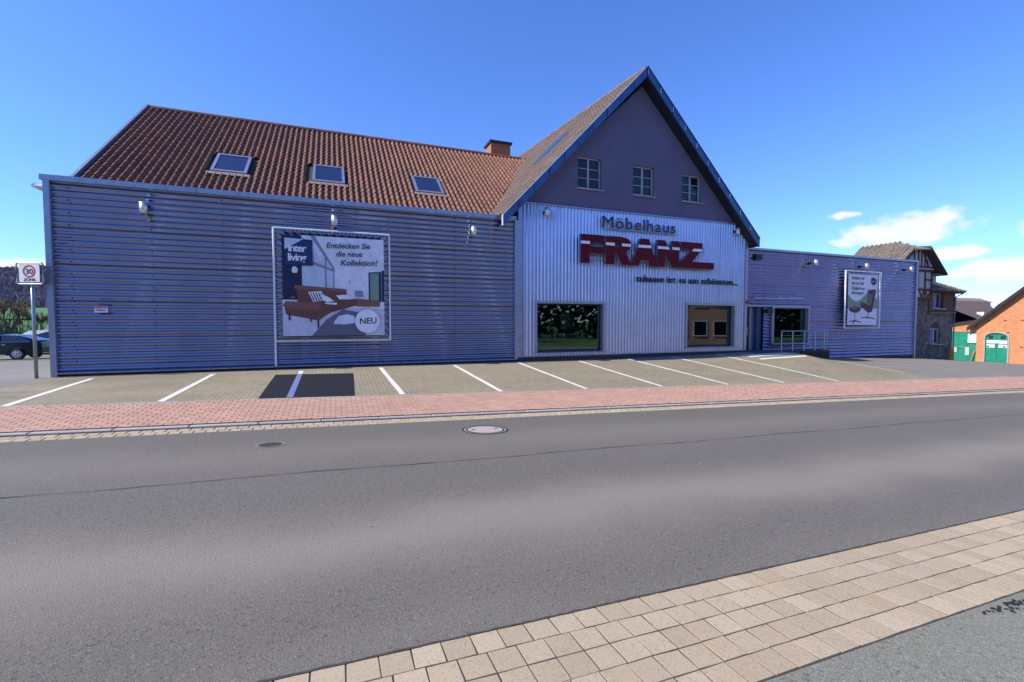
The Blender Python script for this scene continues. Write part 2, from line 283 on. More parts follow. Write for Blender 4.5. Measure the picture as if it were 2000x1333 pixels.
# ---------------------------------------------------------------- ground heights
def cl(v,a,b): return max(a,min(b,v))
def ip(v,pts):
    if v<=pts[0][0]: return pts[0][1]
    for (a,za),(b,zb) in zip(pts,pts[1:]):
        if v<=b: return za+(zb-za)*(v-a)/(b-a)
    return pts[-1][1]
WALLZ=[(-60,.1),(-30,.2),(-13.2,.34),(-5,.36),(4,.31),(8,.35),(11,.42),(13.6,.42),(15.0,.12),(16.5,-.02),(18,-.06),(24.7,-.3),(31,-.68),(50,-1.95),(90,-2.6)]
CROSS=[(-60,-.02),(-13.85,-.02),(-13.0,-.07),(-9.9,.0),(-7.0,-.12),(-6.7,-.11)]
def H(X,Y):
    s=-.0305*(cl(X,-25,45)+3)
    if Y<=-6.7: return s+ip(Y,CROSS)
    zs=.05-.0275*(cl(X,-25,45)+2.4)
    if Y<=-4.9: return (s-.085)+(zs-(s-.085))*(Y+6.7)/1.8
    zw=ip(X,WALLZ)
    if X<-13.2 and Y>0: zw-=.034*min(Y,20)
    t=cl((Y+4.9)/4.6,0,1); return zs+(zw-zs)*t
def hgrid(name,mat,xs,ys,dz=0,parent=None):
    m=MB(); nx=len(xs); m.v=[(x,y,H(x,y)+dz) for y in ys for x in xs]
    for j in range(len(ys)-1):
        for i in range(nx-1): m.f.append((j*nx+i,j*nx+i+1,(j+1)*nx+i+1,(j+1)*nx+i)); m.mi.append(0)
    return m.build(name,mat,parent,True)
def fr(a,b,st):
    n=max(1,round((b-a)/st)); return [a+(b-a)*i/n for i in range(n+1)]
def strip(name,mat,pts,wd,dz,parent=None,flat=None):
    m=MB(); P=[]
    for (a,b) in zip(pts,pts[1:]):
        n=max(1,int(math.hypot(b[0]-a[0],b[1]-a[1])/.3))
        P+=[(a[0]+(b[0]-a[0])*i/n,a[1]+(b[1]-a[1])*i/n) for i in range(n)]
    P.append(pts[-1]); k=len(P)
    for i,(x,y) in enumerate(P):
        a=P[max(0,i-1)]; b=P[min(k-1,i+1)]; dx,dy=b[0]-a[0],b[1]-a[1]; l=math.hypot(dx,dy); nx_,ny=-dy/l*wd/2,dx/l*wd/2
        m.v+=[(x+nx_,y+ny,H(x+nx_,y+ny)+dz),(x-nx_,y-ny,H(x-nx_,y-ny)+dz)]
    for i in range(k-1): m.f.append((2*i,2*i+1,2*i+3,2*i+2)); m.mi.append(0)
    return m.build(name,mat,parent)
# wide ground sheet
xs=[-900,-500,-250,-120,-60]+fr(-40,60,2)+[75,100,150,300,600,900]; ys=[-700,-300,-150,-80,-50,-30]+fr(-20,30,1)+[40,60,90,140,220,400,700,1100]
def far(x,y):
    z=H(x,y)-.10
    return z+max(0,(y-45))*.05*(1 if x<10 else cl(1-(x-10)/60,0,1))*(1 if y<200 else 200/y)
m=MB(); nx=len(xs); m.v=[(x,y,far(x,y)) for y in ys for x in xs]
for j in range(len(ys)-1):
    for i in range(nx-1): m.f.append((j*nx+i,j*nx+i+1,(j+1)*nx+i+1,(j+1)*nx+i)); m.mi.append(0)
tag(m.build('ground','grass',None,True),kind='structure')
tag(hgrid('road','asphalt_road',[-60,-40]+fr(-25,45,1)+[60,80],fr(-13.0,-7.0,.5)),kind='structure')
tag(hgrid('near_pavement','asphalt_near',[-40]+fr(-20,25,1.5)+[45],[-22,-18,-16,-14.6,-13.86]),kind='structure')
base=hgrid('far_pavement','joint',[-40]+fr(-25,45,1)+[60],[-6.99,-6.7,-5.8,-4.9],-.006); tag(base,kind='structure')
nbase=hgrid('near_gutter','joint',[-40]+fr(-20,25,1)+[45],[-13.86,-13.5,-13.0],-.0015); tag(nbase,kind='structure')
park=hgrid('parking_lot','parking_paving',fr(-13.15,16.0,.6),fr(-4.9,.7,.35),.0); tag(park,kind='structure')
tag(hgrid('asphalt_yard','asphalt_side',fr(16.0,60,1),[-4.9,-4,-3,-2,-1,-.3,.7,2,4,7,12,20]),kind='structure')
tag(hgrid('side_street','asphalt_side',[-40,-30,-24]+fr(-20,-13.15,.6),fr(-4.9,16.6,.7)),kind='structure')
tag(hgrid('gravel_verge','gravel',[-45,-35]+fr(-30,-13.5,1),fr(16.6,27,.8),.01),kind='structure')
# blocks
def block(lx,ly,h,ch):
    m=MB(); x,y=lx/2,ly/2
    lo=[(-x,-y,-h),(x,-y,-h),(x,y,-h),(-x,y,-h)]; mid=[(-x,-y,-ch),(x,-y,-ch),(x,y,-ch),(-x,y,-ch)]; c=ch
    top=[(-x+c,-y+c,0),(x-c,-y+c,0),(x-c,y-c,0),(-x+c,y-c,0)]; m.v=lo+mid+top
    for a in (0,4):
        for i in range(4): j=(i+1)%4; m.f.append((a+i,a+j,a+4+j,a+4+i)); m.mi.append(0)
    m.f.append((8,9,10,11)); m.mi.append(0); return m
def lay(name,mat,cells,lx,ly,h,ch,parent,nmax,jit,ref,lift=.004,rag=.0):
    cells.sort(key=lambda c:(c[0]-ref[0])**2+(c[1]-ref[1])**2)
    variants=[]
    for q in range(9):
        sb=block(lx,ly,h,ch)
        for i in range(4):
            dx,dy=random.uniform(-rag,rag),random.uniform(-rag,rag)
            for k in (i,i+4,i+8): a=sb.v[k]; sb.v[k]=(a[0]+dx,a[1]+dy,a[2])
        variants.append((sb,sb.mesh(name,mat)))
    rest=MB()
    for k,(x,y) in enumerate(cells):
        dz=random.uniform(-jit,jit); rz=random.uniform(-.012,.012); tx=math.atan((H(x+.1,y)-H(x-.1,y))/.2); ty=math.atan((H(x,y+.06)-H(x,y-.06))/.12)
        mat4=Matrix.Translation((x,y,H(x,y)+lift+dz))@Matrix.Rotation(ty+random.uniform(-jit,jit)*1.5,4,'X')@Matrix.Rotation(-tx+random.uniform(-jit,jit)*1.5,4,'Y')@Matrix.Rotation(rz,4,'Z')
        src,me=variants[random.randrange(9)]
        if k<nmax:
            o=link(name,me,parent); o.matrix_basis=mat4
        else:
            b=len(rest.v); rest.v+=[tuple(mat4@Vector(v)) for v in src.v]; rest.f+=[tuple(b+i for i in f) for f in src.f]; rest.mi+=src.mi
    if rest.v: tag(rest.build(name+'_field',mat,parent),kind='stuff')
cells=[]
for r in range(5):
    y=-13.0-.085-r*.17; off=random.uniform(0,.16)+.08*(r%2)
    cells+=[(-9.5+off+i*.166,y) for i in range(84)]
lay('gutter_paver','paver_beige',cells,.158,.162,.08,.0012,nbase,300,.0008,(-3.2,-13.2),.0012,.0028)
cells=[]
for r in range(2): cells+=[(-16+.08*r+i*.166,-6.78-.0-r*.15) for i in range(250)]
lay('edge_paver','paver_beige',cells,.158,.143,.06,.006,base,200,.002,(-8,-6.9))
cells=[]
for r in range(16): cells+=[(-16+.1*(r%2)+i*.203,-4.96-r*.1) for i in range(215)]
lay('pavement_brick','paver_red',cells,.194,.093,.06,.003,base,300,.0014,(-10,-6.2),.002,.0015)
kb=block(.99,.12,.2,.012).mesh('kerb_stone','kerb_stone')
for i in range(46):
    x=-16+i; o=link('kerb_stone',kb,base); o.matrix_basis=Matrix.Translation((x,-6.63,H(x,-6.63)+.006))@Matrix.Rotation(-math.atan((H(x+.5,-6.63)-H(x-.5,-6.63))),4,'Y')
kb2=block(.99,.07,.15,.008).mesh('edging_stone','kerb_stone')
for i in range(34):
    x=-12.6+i; o=link('edging_stone',kb2,base); o.matrix_basis=Matrix.Translation((x,-4.87,H(x,-4.87)+.008))@Matrix.Rotation(-math.atan((H(x+.5,-4.87)-H(x-.5,-4.87))),4,'Y')
# painted lines
for a,b in [((-12.07,-.75),(-11.7,-4.8)),((-9.42,-.7),(-9.43,-4.8)),((-7.21,-.7),(-7.19,-1.3)),((-4.94,-.6),(-4.82,-4.8)),((-2.55,-.5),(-2.41,-4.8)),((-.16,-.4),(.03,-4.8)),((2.3,-.4),(2.54,-4.8)),((4.57,-.3),(5.05,-4.8)),((6.75,-.25),(7.47,-4.8)),((9.11,-.3),(10.1,-4.8))]:
    strip('bay_line','line_paint',[a,b],.12,.005,park)
for l in ([(10.05,-.75),(11.6,-.66),(13.0,-.62)],[(10.2,-1.0),(11.75,-.88),(13.25,-.74)],[(10.3,-1.46),(11.8,-1.36),(13.4,-1.22)]): strip('hatch_line','line_paint',l,.17,.005,park)
strip('edge_line','line_paint',[(13.7,-.62),(14.6,-1.0),(15.3,-1.5),(15.66,-2.1),(15.8,-3.0),(15.85,-3.7)],.11,.005,park)
yd=bpy.data.objects['asphalt_yard']
for l in ([(17.6,-1.3),(19.7,-2.15),(20.4,-3.2)],[(20.0,-.9),(23.6,-2.2)],[(16.4,-2.1),(18.3,-2.9)],[(22.7,-.8),(24.8,-1.9)]): strip('faint_line','line_faint',l,.1,.005,yd)
# patch of shade painted onto the bays, the line across it blued to match
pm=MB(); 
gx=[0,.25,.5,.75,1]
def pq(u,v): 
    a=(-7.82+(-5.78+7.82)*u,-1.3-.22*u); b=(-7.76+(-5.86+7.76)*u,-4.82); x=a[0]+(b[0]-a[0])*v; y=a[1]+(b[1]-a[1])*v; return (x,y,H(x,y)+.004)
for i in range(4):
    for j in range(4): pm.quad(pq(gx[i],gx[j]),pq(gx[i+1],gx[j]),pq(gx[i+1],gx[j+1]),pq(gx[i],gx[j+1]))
pm.build('shade_patch','shade_black',park); strip('shaded_line','line_shaded',[(-7.2,-1.36),(-7.17,-4.8)],.13,.009,park)
# road seam and covers
rd=bpy.data.objects['road']; m=MB(); px=-14.0; prev=None
while px<30:
    y=-9.92+.025*math.sin(px*1.7)+random.uniform(-.012,.012); wd=random.uniform(.002,.008)
    cur=((px,y-wd,H(px,y-wd)+.004),(px,y+wd,H(px,y+wd)+.004))
    if prev: m.quad(prev[0],cur[0],cur[1],prev[1])
    prev=cur; px+=random.uniform(.15,.3)
m.build('tar_seam','bitumen',rd)
m=MB(); px=-10.0; prev=None
while px<10:
    wa,wb=random.uniform(.004,.014),random.uniform(.002,.008); cur=((px,-13.0-wb,H(px,-13.0-wb)+.0055),(px,-13.0+wa,H(px,-13.0+wa)+.0055))
    if prev: m.quad(prev[0],cur[0],cur[1],prev[1])
    prev=cur; px+=random.uniform(.03,.08)
m.build('edge_gap','joint',rd)
m=MB()
for i in range(46):
    x=random.gauss(-2.15,.16); y=-13.90-abs(random.gauss(0,.035)); r=random.uniform(.008,.03); P_a=[(x+r*random.uniform(.5,1)*math.cos(a),y+r*.6*random.uniform(.5,1)*math.sin(a)) for a in (0,1.2,2.5,3.7,5)]; m.quad(*[(a,b,H(a,b)+.003+.0003*(i%8)) for a,b in P_a])
tag(m.build('moss_stain','bitumen',bpy.data.objects['near_pavement']),kind='stuff')
def disc(name,mat,c,r0,r1,dz,parent,n=40,th=.0):
    m=MB(); 
    for i in range(n):
        a,b=2*math.pi*i/n,2*math.pi*(i+1)/n; P=lambda r,t:(c[0]+r*math.cos(t),c[1]+r*math.sin(t),H(c[0]+r*math.cos(t),c[1]+r*math.sin(t))+dz)
        if r0>0: m.quad(P(r0,a),P(r1,a),P(r1,b),P(r0,b))
        else: m.quad((c[0],c[1],H(*c)+dz),P(r1,a),P(r1,b))
    return m.build(name,mat,parent)
mh=thing('manhole_cover',(-3.88,-8.09,H(-3.88,-8.09)),'round concrete manhole cover with iron rim set in the road','manhole cover'); mc=(-3.88,-8.09)
disc('lid','manhole_concrete',mc,0,.30,.008,mh); disc('rim','cast_iron',mc,.302,.335,.009,mh); disc('outer_ring','cast_iron',mc,.36,.395,.007,mh); disc('seat','kerb_stone',mc,.335,.36,.005,mh)
for i in range(2): disc('pick_hole','cast_iron',(mc[0]+.2*(1 if i else -1),mc[1]+.03),0,.035,.011,mh,10)
cv=thing('valve_cover',(-7.12,-8.27,H(-7.12,-8.27)),'small dark iron cover sunk in the road left of the manhole','cover'); disc('lid','cast_iron',(-7.12,-8.27),0,.15,.006,cv,24); disc('rim','asphalt_side',(-7.12,-8.27),.155,.20,.005,cv,24)

# ---------------------------------------------------------------- furniture store
ST=thing('furniture_store',(0,0,.3),'blue-grey corrugated metal furniture store with steep gabled centre and red tiled side roof','store')
def P_(name,mb,mat,parent=ST,smooth=False): return mb.build(name,mat,parent,smooth)
# left wing
lw=P_('left_wing',MB().box((-13.1,.06,.1),(-.02,6.0,5.3)),'plinth')
PT=.16
zr=[.45,1.41,2.37,3.33,4.29,5.25,5.47]; xr=[-13.08,-9.3,-5.6,-2.4,-.16]
for a,b in zip(zr,zr[1:]):
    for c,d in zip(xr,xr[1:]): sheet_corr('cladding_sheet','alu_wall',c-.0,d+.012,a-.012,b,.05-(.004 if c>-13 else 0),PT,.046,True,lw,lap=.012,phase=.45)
sc_m=MB()
for x in (-12.72,-10.95,-9.26,-7.4,-5.56,-3.9,-2.36,-.5):
    z=.45+.04
    while z<5.4: sc_m.box((x-.01,-.026,z-.01),(x+.01,.02,z+.01)); z+=.32
tag(P_('screw_heads',sc_m,'dark_metal',lw),kind='stuff')
P_('corner_trim',MB().box((-13.2,-.06,.35),(-13.07,.08,5.45)),'trim_alu',lw); P_('end_post',MB().box((-.17,-.055,.42),(-.035,.05,5.45)),'trim_alu',lw); P_('base_trim',MB().box((-13.07,-.05,.415),(-.17,.05,.445)),'trim_alu',lw)
xx=[-13.26,-9.85,-6.0,-3.0,-.1]
for a,b in zip(xx,xx[1:]): P_('parapet_cap',MB().hexa([(a,-.075,5.44),(b-.012,-.075,5.44),(b-.012,.4,5.44),(a,.4,5.44),(a,-.075,5.58),(b-.012,-.075,5.58),(b-.012,.4,5.60),(a,.4,5.60)]),'trim_alu',lw)
g=MB(); g.tube([(-13.26,.1,5.3),(-13.42,.1,5.3)],.05); g.tube([(-13.42,.06,5.3),(-13.42,3,5.3)],.06); P_('gutter',g,'steel',lw)
P_('end_wall',MB().box((-13.12,.09,.1),(-13.102,6.0,5.44)),'alu_wall',lw)
# long tiled roof
TP=math.radians(37.6); y0,z0=.75,5.94-(1.31-.75)*math.tan(TP); RY,RZ=6.83,10.19
roof=P_('side_roof',MB().hexa([(-12.95,y0,z0-.10),(3.2,y0,z0-.10),(3.2,RY,RZ-.12),(-12.95,RY,RZ-.12),(-12.95,y0,z0-.03),(3.2,y0,z0-.03),(3.2,RY,RZ-.05),(-12.95,RY,RZ-.05)]),'joint')
def gz(X,Y):      # left slope of the big gable roof
    return 5.55+(X+.70+.092*(Y+.4))*1.0237
def tile_mb(wd,ln):
    m=MB(); prof=[(0,.0),(.20,.004),(.34,.050),(.46,.078),(.60,.078),(.74,.050),(.88,.004),(1.04,.0)]
    for k in range(len(prof)-1):
        (a,ha),(b,hb)=prof[k],prof[k+1]; m.quad((a*wd,-.02,ha+.028),(b*wd,-.02,hb+.028),(b*wd,ln,hb),(a*wd,ln,ha)); m.quad((a*wd,-.02,ha-.0),(b*wd,-.02,hb-.0),(b*wd,-.02,hb+.028),(a*wd,-.02,ha+.028))
    return m
def tile_field(name,mat,origin,ux,uy,cols,rows,wd,ln,parent,nmax,keep,jit=.004):
    un=ux.cross(uy).normalized(); B=Matrix((ux,uy,un)).transposed().to_4x4(); cells=[]
    for r in range(rows):
        for c in range(cols):
            p=origin+ux*(c*wd)+uy*(r*ln)
            if keep(p+ux*wd*.5+uy*ln*.5): cells.append(p)
    cp=Vector(cam.location); cells.sort(key=lambda p:(p-cp).length); src=tile_mb(wd,ln+.03); me=src.mesh(name,mat,False); rest=MB()
    for k,p in enumerate(cells):
        q=p+un*random.uniform(0,jit)+ux*random.uniform(-jit,jit); M4=Matrix.Translation(q)@B@Matrix.Rotation(random.uniform(-.012,.012),4,'Z')
        if k<nmax: o=link(name,me,parent); o.matrix_basis=M4
        else:
            b=len(rest.v); rest.v+=[tuple(M4@Vector(v)) for v in src.v]; rest.f+=[tuple(b+i for i in f) for f in src.f]; rest.mi+=src.mi
    if rest.v:
        me=bpy.data.meshes.new(name+'_field'); me.from_pydata(rest.v,[],rest.f); me.materials.append(MATS[mat]); tag(link(name+'_field',me,parent),kind='stuff')
SK=[(-10.0,-8.95),(-6.93,-5.85),(-3.3,-2.2)]; KY0,KY1=2.28,3.50
def keep_side(p):
    if p.z>RZ+.02 or p.x<-12.95: return False
    if gz(p.x,p.y)>p.z-.02: return False
    for a,b in SK:
        if a-.12<p.x<b+.12 and KY0-.1<p.y<KY1+.1: return False
    return True
tile_field('roof_tile','roof_tile',Vector((-12.95,y0,z0)),Vector((1,0,0)),Vector((0,math.cos(TP),math.sin(TP))),80,22,.2,.36,roof,300,keep_side)
m=MB()
for i in range(41):
    x=-12.95+i*.385
    if gz(x,RY)<RZ+.1: m.tube([(x,RY,RZ+.03),(x+.41,RY,RZ+.045)],[.12,.10],8)
tag(P_('ridge_tiles',m,'roof_tile',roof),kind='stuff')
ty=lambda Y: z0+(Y-y0)*math.tan(TP)
P_('verge_board',MB().hexa([(-13.05,y0,ty(y0)-.16),(-12.97,y0,ty(y0)-.16),(-12.97,RY,RZ-.16),(-13.05,RY,RZ-.16),(-13.05,y0,ty(y0)+.2),(-12.97,y0,ty(y0)+.2),(-12.97,RY,RZ+.2),(-13.05,RY,RZ+.2)]),'trim_alu',roof)
P_('back_slope',MB().hexa([(-12.95,RY,RZ-.1),(3.2,RY,RZ-.1),(3.2,13,5.6),(-12.95,13,5.6),(-12.95,RY,RZ),(3.2,RY,RZ),(3.2,13,5.7),(-12.95,13,5.7)]),'roof_tile_old',roof)
P_('gable_end_wall',MB().prism([(-12.9,.8,5.2),(-12.9,13,5.2),(-12.9,RY,RZ-.15)],(.2,0,0)),'plaster_gable',roof)
for a,b in SK:
    up=Vector((0,math.cos(TP),math.sin(TP))); nn=Vector((0,-math.sin(TP),math.cos(TP))); o0=Vector((a,KY0,ty(KY0))); w_=b-a; h_=(KY1-KY0)/math.cos(TP)
    def pp(u,v,hh): return o0+Vector((u,0,0))+up*v+nn*hh
    def bx(u0,u1,v0,v1,h0,h1): return MB().hexa([pp(u0,v0,h0),pp(u1,v0,h0),pp(u1,v1,h0),pp(u0,v1,h0),pp(u0,v0,h1),pp(u1,v0,h1),pp(u1,v1,h1),pp(u0,v1,h1)])
    k=P_('skylight',bx(-.02,w_+.02,-.02,h_+.02,-.05,.05),'dark_metal',roof)
    for q in ((0,w_,0,.10),(0,w_,h_-.10,h_),(0,.09,.10,h_-.10),(w_-.09,w_,.10,h_-.10)): bx(*q,.05,.11).build('frame','trim_alu',k)
    bx(.09,w_-.09,.10,h_-.10,.05,.085).build('pane','skylight_glass',k); bx(-.10,w_+.1,-.22,-.03,.055,.075).build('apron','eave_tile',k)
ch=P_('chimney',MB().box((1.3,7.0,9.4),(2.35,7.9,10.95)),'chimney_brick',roof); MB().box((1.22,6.92,10.95),(2.43,7.98,11.06)).build('cap','dark_metal',ch)
# central gable
gw=P_('gable_block',MB().box((.05,.06,.1),(11.05,12,6.1)),'plinth')
AX,AZ=5.5,11.62
tri=[(.02,6.12),(11.08,6.12),(11.08,6.14),(AX,AZ-.25),(.02,6.14)]
wins=[(2.40,3.45,6.90,8.08),(4.93,5.94,6.89,8.04),(7.38,8.38,6.87,7.98)]
o=link('gable_wall',curve_mesh('gable_wall',[tri]+[[(a,c),(b,c),(b,d),(a,d)] for a,b,c,d in wins],.30,'plaster_gable'),ST); o.location=(0,.17,0)
for a,b,c,d in wins:
    wn=P_('window',MB().box((a,.16,c),(b,.2,d)),'pane_blue'); f=MB()
    for q in ((a,a+.05,c,d),(b-.05,b,c,d),(a,b,c,c+.05),(a,b,d-.05,d)): f.box((q[0],.10,q[2]),(q[1],.165,q[3]))
    f.build('frame','frame_white',wn); mid=(a+b)/2; MB().box((mid-.035,.115,c+.05),(mid+.035,.158,d-.05)).build('mullion','frame_white',wn)
    for k in (1,2):
        z=c+.05+(d-c-.1)*k/3
        for u,v in ((a+.05,mid-.035),(mid+.035,b-.05)): MB().box((u,.125,z-.012),(v,.157,z+.012)).build('glazing_bar','frame_white',wn)
    MB().hexa([(a-.06,-.07,c-.06),(b+.08,-.07,c-.06),(b+.08,.16,c-.04),(a-.06,.16,c-.04),(a-.06,-.07,c-.03),(b+.08,-.07,c-.03),(b+.08,.16,c-.0),(a-.06,.16,c-.0)]).build('sill','frame_white',wn)
SW=[(.72,3.55,.68,2.48),(7.72,10.35,.74,2.50)]
xs_=[.12,.72,1.66,2.6,3.55,4.6,5.65,6.7,7.72,8.6,9.5,10.35,10.98]
for a,b in zip(xs_,xs_[1:]):
    hole=[s for s in SW if a>=s[0]-.01 and b<=s[1]+.01]
    segs=[(.52,hole[0][2]-.08),(hole[0][3]+.08,6.1)] if hole else [(.52,2.62),(2.61,6.1)]
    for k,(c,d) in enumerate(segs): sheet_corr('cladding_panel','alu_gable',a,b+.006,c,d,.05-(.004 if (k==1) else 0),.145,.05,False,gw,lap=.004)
P_('corner_trim',MB().box((-.03,-.04,.5),(.125,.08,6.12)),'trim_alu',gw); P_('corner_trim',MB().box((10.975,-.04,.5),(11.12,.6,6.12)),'trim_alu',gw)
P_('top_flashing',MB().box((-.02,-.05,6.10),(11.1,.05,6.14)),'trim_alu',gw); P_('base_flashing',MB().box((-.02,-.03,.49),(11.1,.05,.52)),'trim_alu',gw)
P_('plinth',MB().box((-.01,.03,.0),(11.1,.2,.49)),'plinth',gw)
def shop_window(par,a,b,c,d,y,deep,wallname):
    s=thing_part('shop_window',par); f=MB()
    for q in ((a-.09,a,c-.09,d+.09),(b,b+.09,c-.09,d+.09),(a,b,d,d+.09)): f.box((q[0],y-.06,q[2]),(q[1],y+.22,q[3]))
    f.build('frame','trim_alu',s); MB().hexa([(a-.09,y-.1,c-.09),(b+.09,y-.1,c-.09),(b+.09,y+.22,c-.06),(a-.09,y+.22,c-.06),(a-.09,y-.1,c-.05),(b+.09,y-.1,c-.05),(b+.09,y+.22,c),(a-.09,y+.22,c)]).build('sill','trim_alu',s)
    r=.05; g=MB()
    for q in ((a,a+r,c,d),(b-r,b,c,d),(a+r,b-r,c,c+r),(a+r,b-r,d-r,d)): g.box((q[0],y+.13,q[2]),(q[1],y+.18,q[3]))
    g.build('glazing_frame','dark_metal',s); MB().box((a+r,y+.15,c+r),(b-r,y+.158,d-r)).build('pane','shop_glass',s)
    rm=MB(); Y1=y+.22; Y2=y+deep
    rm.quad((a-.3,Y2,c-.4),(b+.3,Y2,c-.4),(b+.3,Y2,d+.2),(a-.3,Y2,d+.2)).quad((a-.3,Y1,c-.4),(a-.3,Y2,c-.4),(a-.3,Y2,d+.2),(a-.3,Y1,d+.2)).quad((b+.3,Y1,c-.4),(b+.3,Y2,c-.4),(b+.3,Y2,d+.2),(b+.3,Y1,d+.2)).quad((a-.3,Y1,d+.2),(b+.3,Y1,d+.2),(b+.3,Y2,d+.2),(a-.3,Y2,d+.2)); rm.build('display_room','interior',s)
    MB().quad((a-.3,Y1,c-.05),(b+.3,Y1,c-.05),(b+.3,Y2,c-.05),(a-.3,Y2,c-.05)).build('display_floor','int_floor',s); return s
def thing_part(name,par):
    o=bpy.data.objects.new(name,None); col.objects.link(o); o.parent=par; o.matrix_parent_inverse=Matrix.Translation(-par.location) if par.type=='EMPTY' else Matrix.Identity(4); o.empty_display_size=.1; return o
gb=gw
# the blocks are hollow behind the glass: cut the shop window openings out of the plinth block
bpy.data.objects.remove(gb); gw=thing_part('gable_block',ST)
for o in list(col.objects):
    if o.parent is None and o.type=='MESH' and o.name.split('.')[0] in ('cladding_panel','corner_trim','top_flashing','base_flashing','plinth'): o.parent=gw
P_('core',MB().box((.1,2.6,.1),(11.0,12,6.1)),'plinth',gw); P_('back_lining',MB().box((3.9,.08,.1),(7.4,2.6,6.1)).box((.06,.08,2.72),(3.9,2.6,6.1)).box((7.4,.08,2.72),(11.0,2.6,6.1)).box((.06,.08,.1),(3.9,2.6,.27)).box((7.4,.08,.1),(11.0,2.6,.27)),'plinth',gw)
s1=shop_window(gw,*SW[0],.0,2.5,'w'); s2=shop_window(gw,*SW[1],.0,2.5,'w')
# gable roof
def rp(X,Y,top=0):  # roof skew
    return (X-.092*(Y+.4),Y)
YB=13.0; E0=(-.72,5.53); 
def ln_(X,z,dz=0):
    return [(rp(X,-.42)[0],-.42,z+dz),(rp(X,YB)[0],YB,z+dz)]
gr=thing_part('gable_roof',ST)
def slab(X0,zz0,X1,zz1,th,name,mat,par):
    a0,a1=ln_(X0,zz0); b0,b1=ln_(X1,zz1); lo=[(p[0],p[1],p[2]-th) for p in (a0,b0,b1,a1)]; return MB().hexa(lo+[a0,b0,b1,a1]).build(name,mat,par)
slab(E0[0],E0[1]-.03,5.21,11.60-.03,.12,'roof_deck','joint',gr); slab(5.212,11.62,11.32,5.40,.16,'right_slope','roof_tile_old',gr)
ux=Vector((-.092,1,0)).normalized(); sl_=Vector((5.93,0,6.07)).normalized(); ux2=-ux
org=Vector((*rp(E0[0],YB),E0[1])); 
def keep_g(p):
    if p.y<-.40: return False
    yl=z0+(p.y-y0)*math.tan(TP) if p.y<RY else RZ-(p.y-RY)*.8
    if p.y>.75 and yl>p.z+.12 and p.x<3.2: return False
    u=(p.y,p.z)
    if 2.0<p.y<3.3 and 8.6<p.z<10.0: return False
    return True
tile_field('old_roof_tile','roof_tile_old',org,ux2,sl_,68,24,.2,.355,gr,0,keep_g,.006)
m=MB()
for i in range(34):
    y=-.4+i*.39; p=rp(5.21,y); q=rp(5.21,y+.41); m.tube([(p[0],p[1],11.64),(q[0],q[1],11.65)],[.11,.095],8)
tag(m.build('ridge_tiles','roof_tile_old',gr),kind='stuff')
def onr(y,z,hh): X=-.72+(z-5.53)/1.0237; p=rp(X,y); n=Vector((-1.0237,0,1)).normalized(); return Vector((p[0],p[1],z))+n*hh
k=MB().hexa([onr(2.05,8.65,.0),onr(3.2,8.65,.0),onr(3.2,9.95,.0),onr(2.05,9.95,.0),onr(2.05,8.65,.1),onr(3.2,8.65,.1),onr(3.2,9.95,.1),onr(2.05,9.95,.1)]).build('skylight','galv',gr)
MB().hexa([onr(2.14,8.75,.1),onr(3.1,8.75,.1),onr(3.1,9.85,.1),onr(2.14,9.85,.1),onr(2.14,8.75,.115),onr(3.1,8.75,.115),onr(3.1,9.85,.115),onr(2.14,9.85,.115)]).build('pane','skylight_glass',k)
# bargeboards, in panels
def barge(side):
    if side<0: A,B=(-.78,5.46),(5.20,11.66)
    else: A,B=(11.30,5.42),(5.20,11.66)
    n=10; d=(B[0]-A[0],B[1]-A[1])
    for i in range(n):
        t0,t1=i/n,(i+1)/n-.004; a=(A[0]+d[0]*t0,A[1]+d[1]*t0); b=(A[0]+d[0]*t1,A[1]+d[1]*t1); dr=-.33
        yy=-.47-.004*(i%2)
        MB().hexa([(a[0],yy,a[1]+dr),(b[0],yy,b[1]+dr),(b[0],-.40,b[1]+dr),(a[0],-.40,a[1]+dr),(a[0],yy,a[1]+.03),(b[0],yy,b[1]+.03),(b[0],-.40,b[1]+.03),(a[0],-.40,a[1]+.03)]).build('bargeboard_panel','zinc',gr)
        if side>0: MB().hexa([(b[0]-.01,yy-.012,b[1]-.24),(b[0]+.015,yy-.012,b[1]-.24),(b[0]+.015,yy,b[1]-.24),(b[0]-.01,yy,b[1]-.24),(b[0]-.01,yy-.012,b[1]-.04),(b[0]+.015,yy-.012,b[1]-.04),(b[0]+.015,yy,b[1]-.04),(b[0]-.01,yy,b[1]-.04)]).build('seam_clip','steel',gr)
    MB().hexa([(A[0],-.50,A[1]+.03),(B[0],-.50,B[1]+.03),(B[0],-.38,B[1]+.03),(A[0],-.38,A[1]+.03),(A[0],-.50,A[1]+.055),(B[0],-.50,B[1]+.055),(B[0],-.38,B[1]+.055),(A[0],-.38,A[1]+.055)]).build('verge_strip','steel' if side<0 else 'zinc',gr)
    MB().hexa([(A[0],-.395,A[1]-.30),(B[0],-.395,B[1]-.36),(B[0],.1,B[1]-.36),(A[0],.1,A[1]-.30),(A[0],-.395,A[1]-.27),(B[0],-.395,B[1]-.33),(B[0],.1,B[1]-.33),(A[0],.1,A[1]-.27)]).build('soffit','zinc' if side<0 else 'dark_metal',gr)
barge(-1); barge(1)
MB().tube([(-.80,-.5,5.5),(-.80,-.5,5.12)],.03).build('eave_end','white_paint',gr)
MB().hexa([(11.02,-.40,5.36),(11.35,-.40,5.14),(11.35,.5,5.14),(11.02,.5,5.36),(11.02,-.40,5.40),(11.35,-.40,5.18),(11.35,.5,5.18),(11.02,.5,5.40)]).build('eave_soffit','dark_metal',gr)
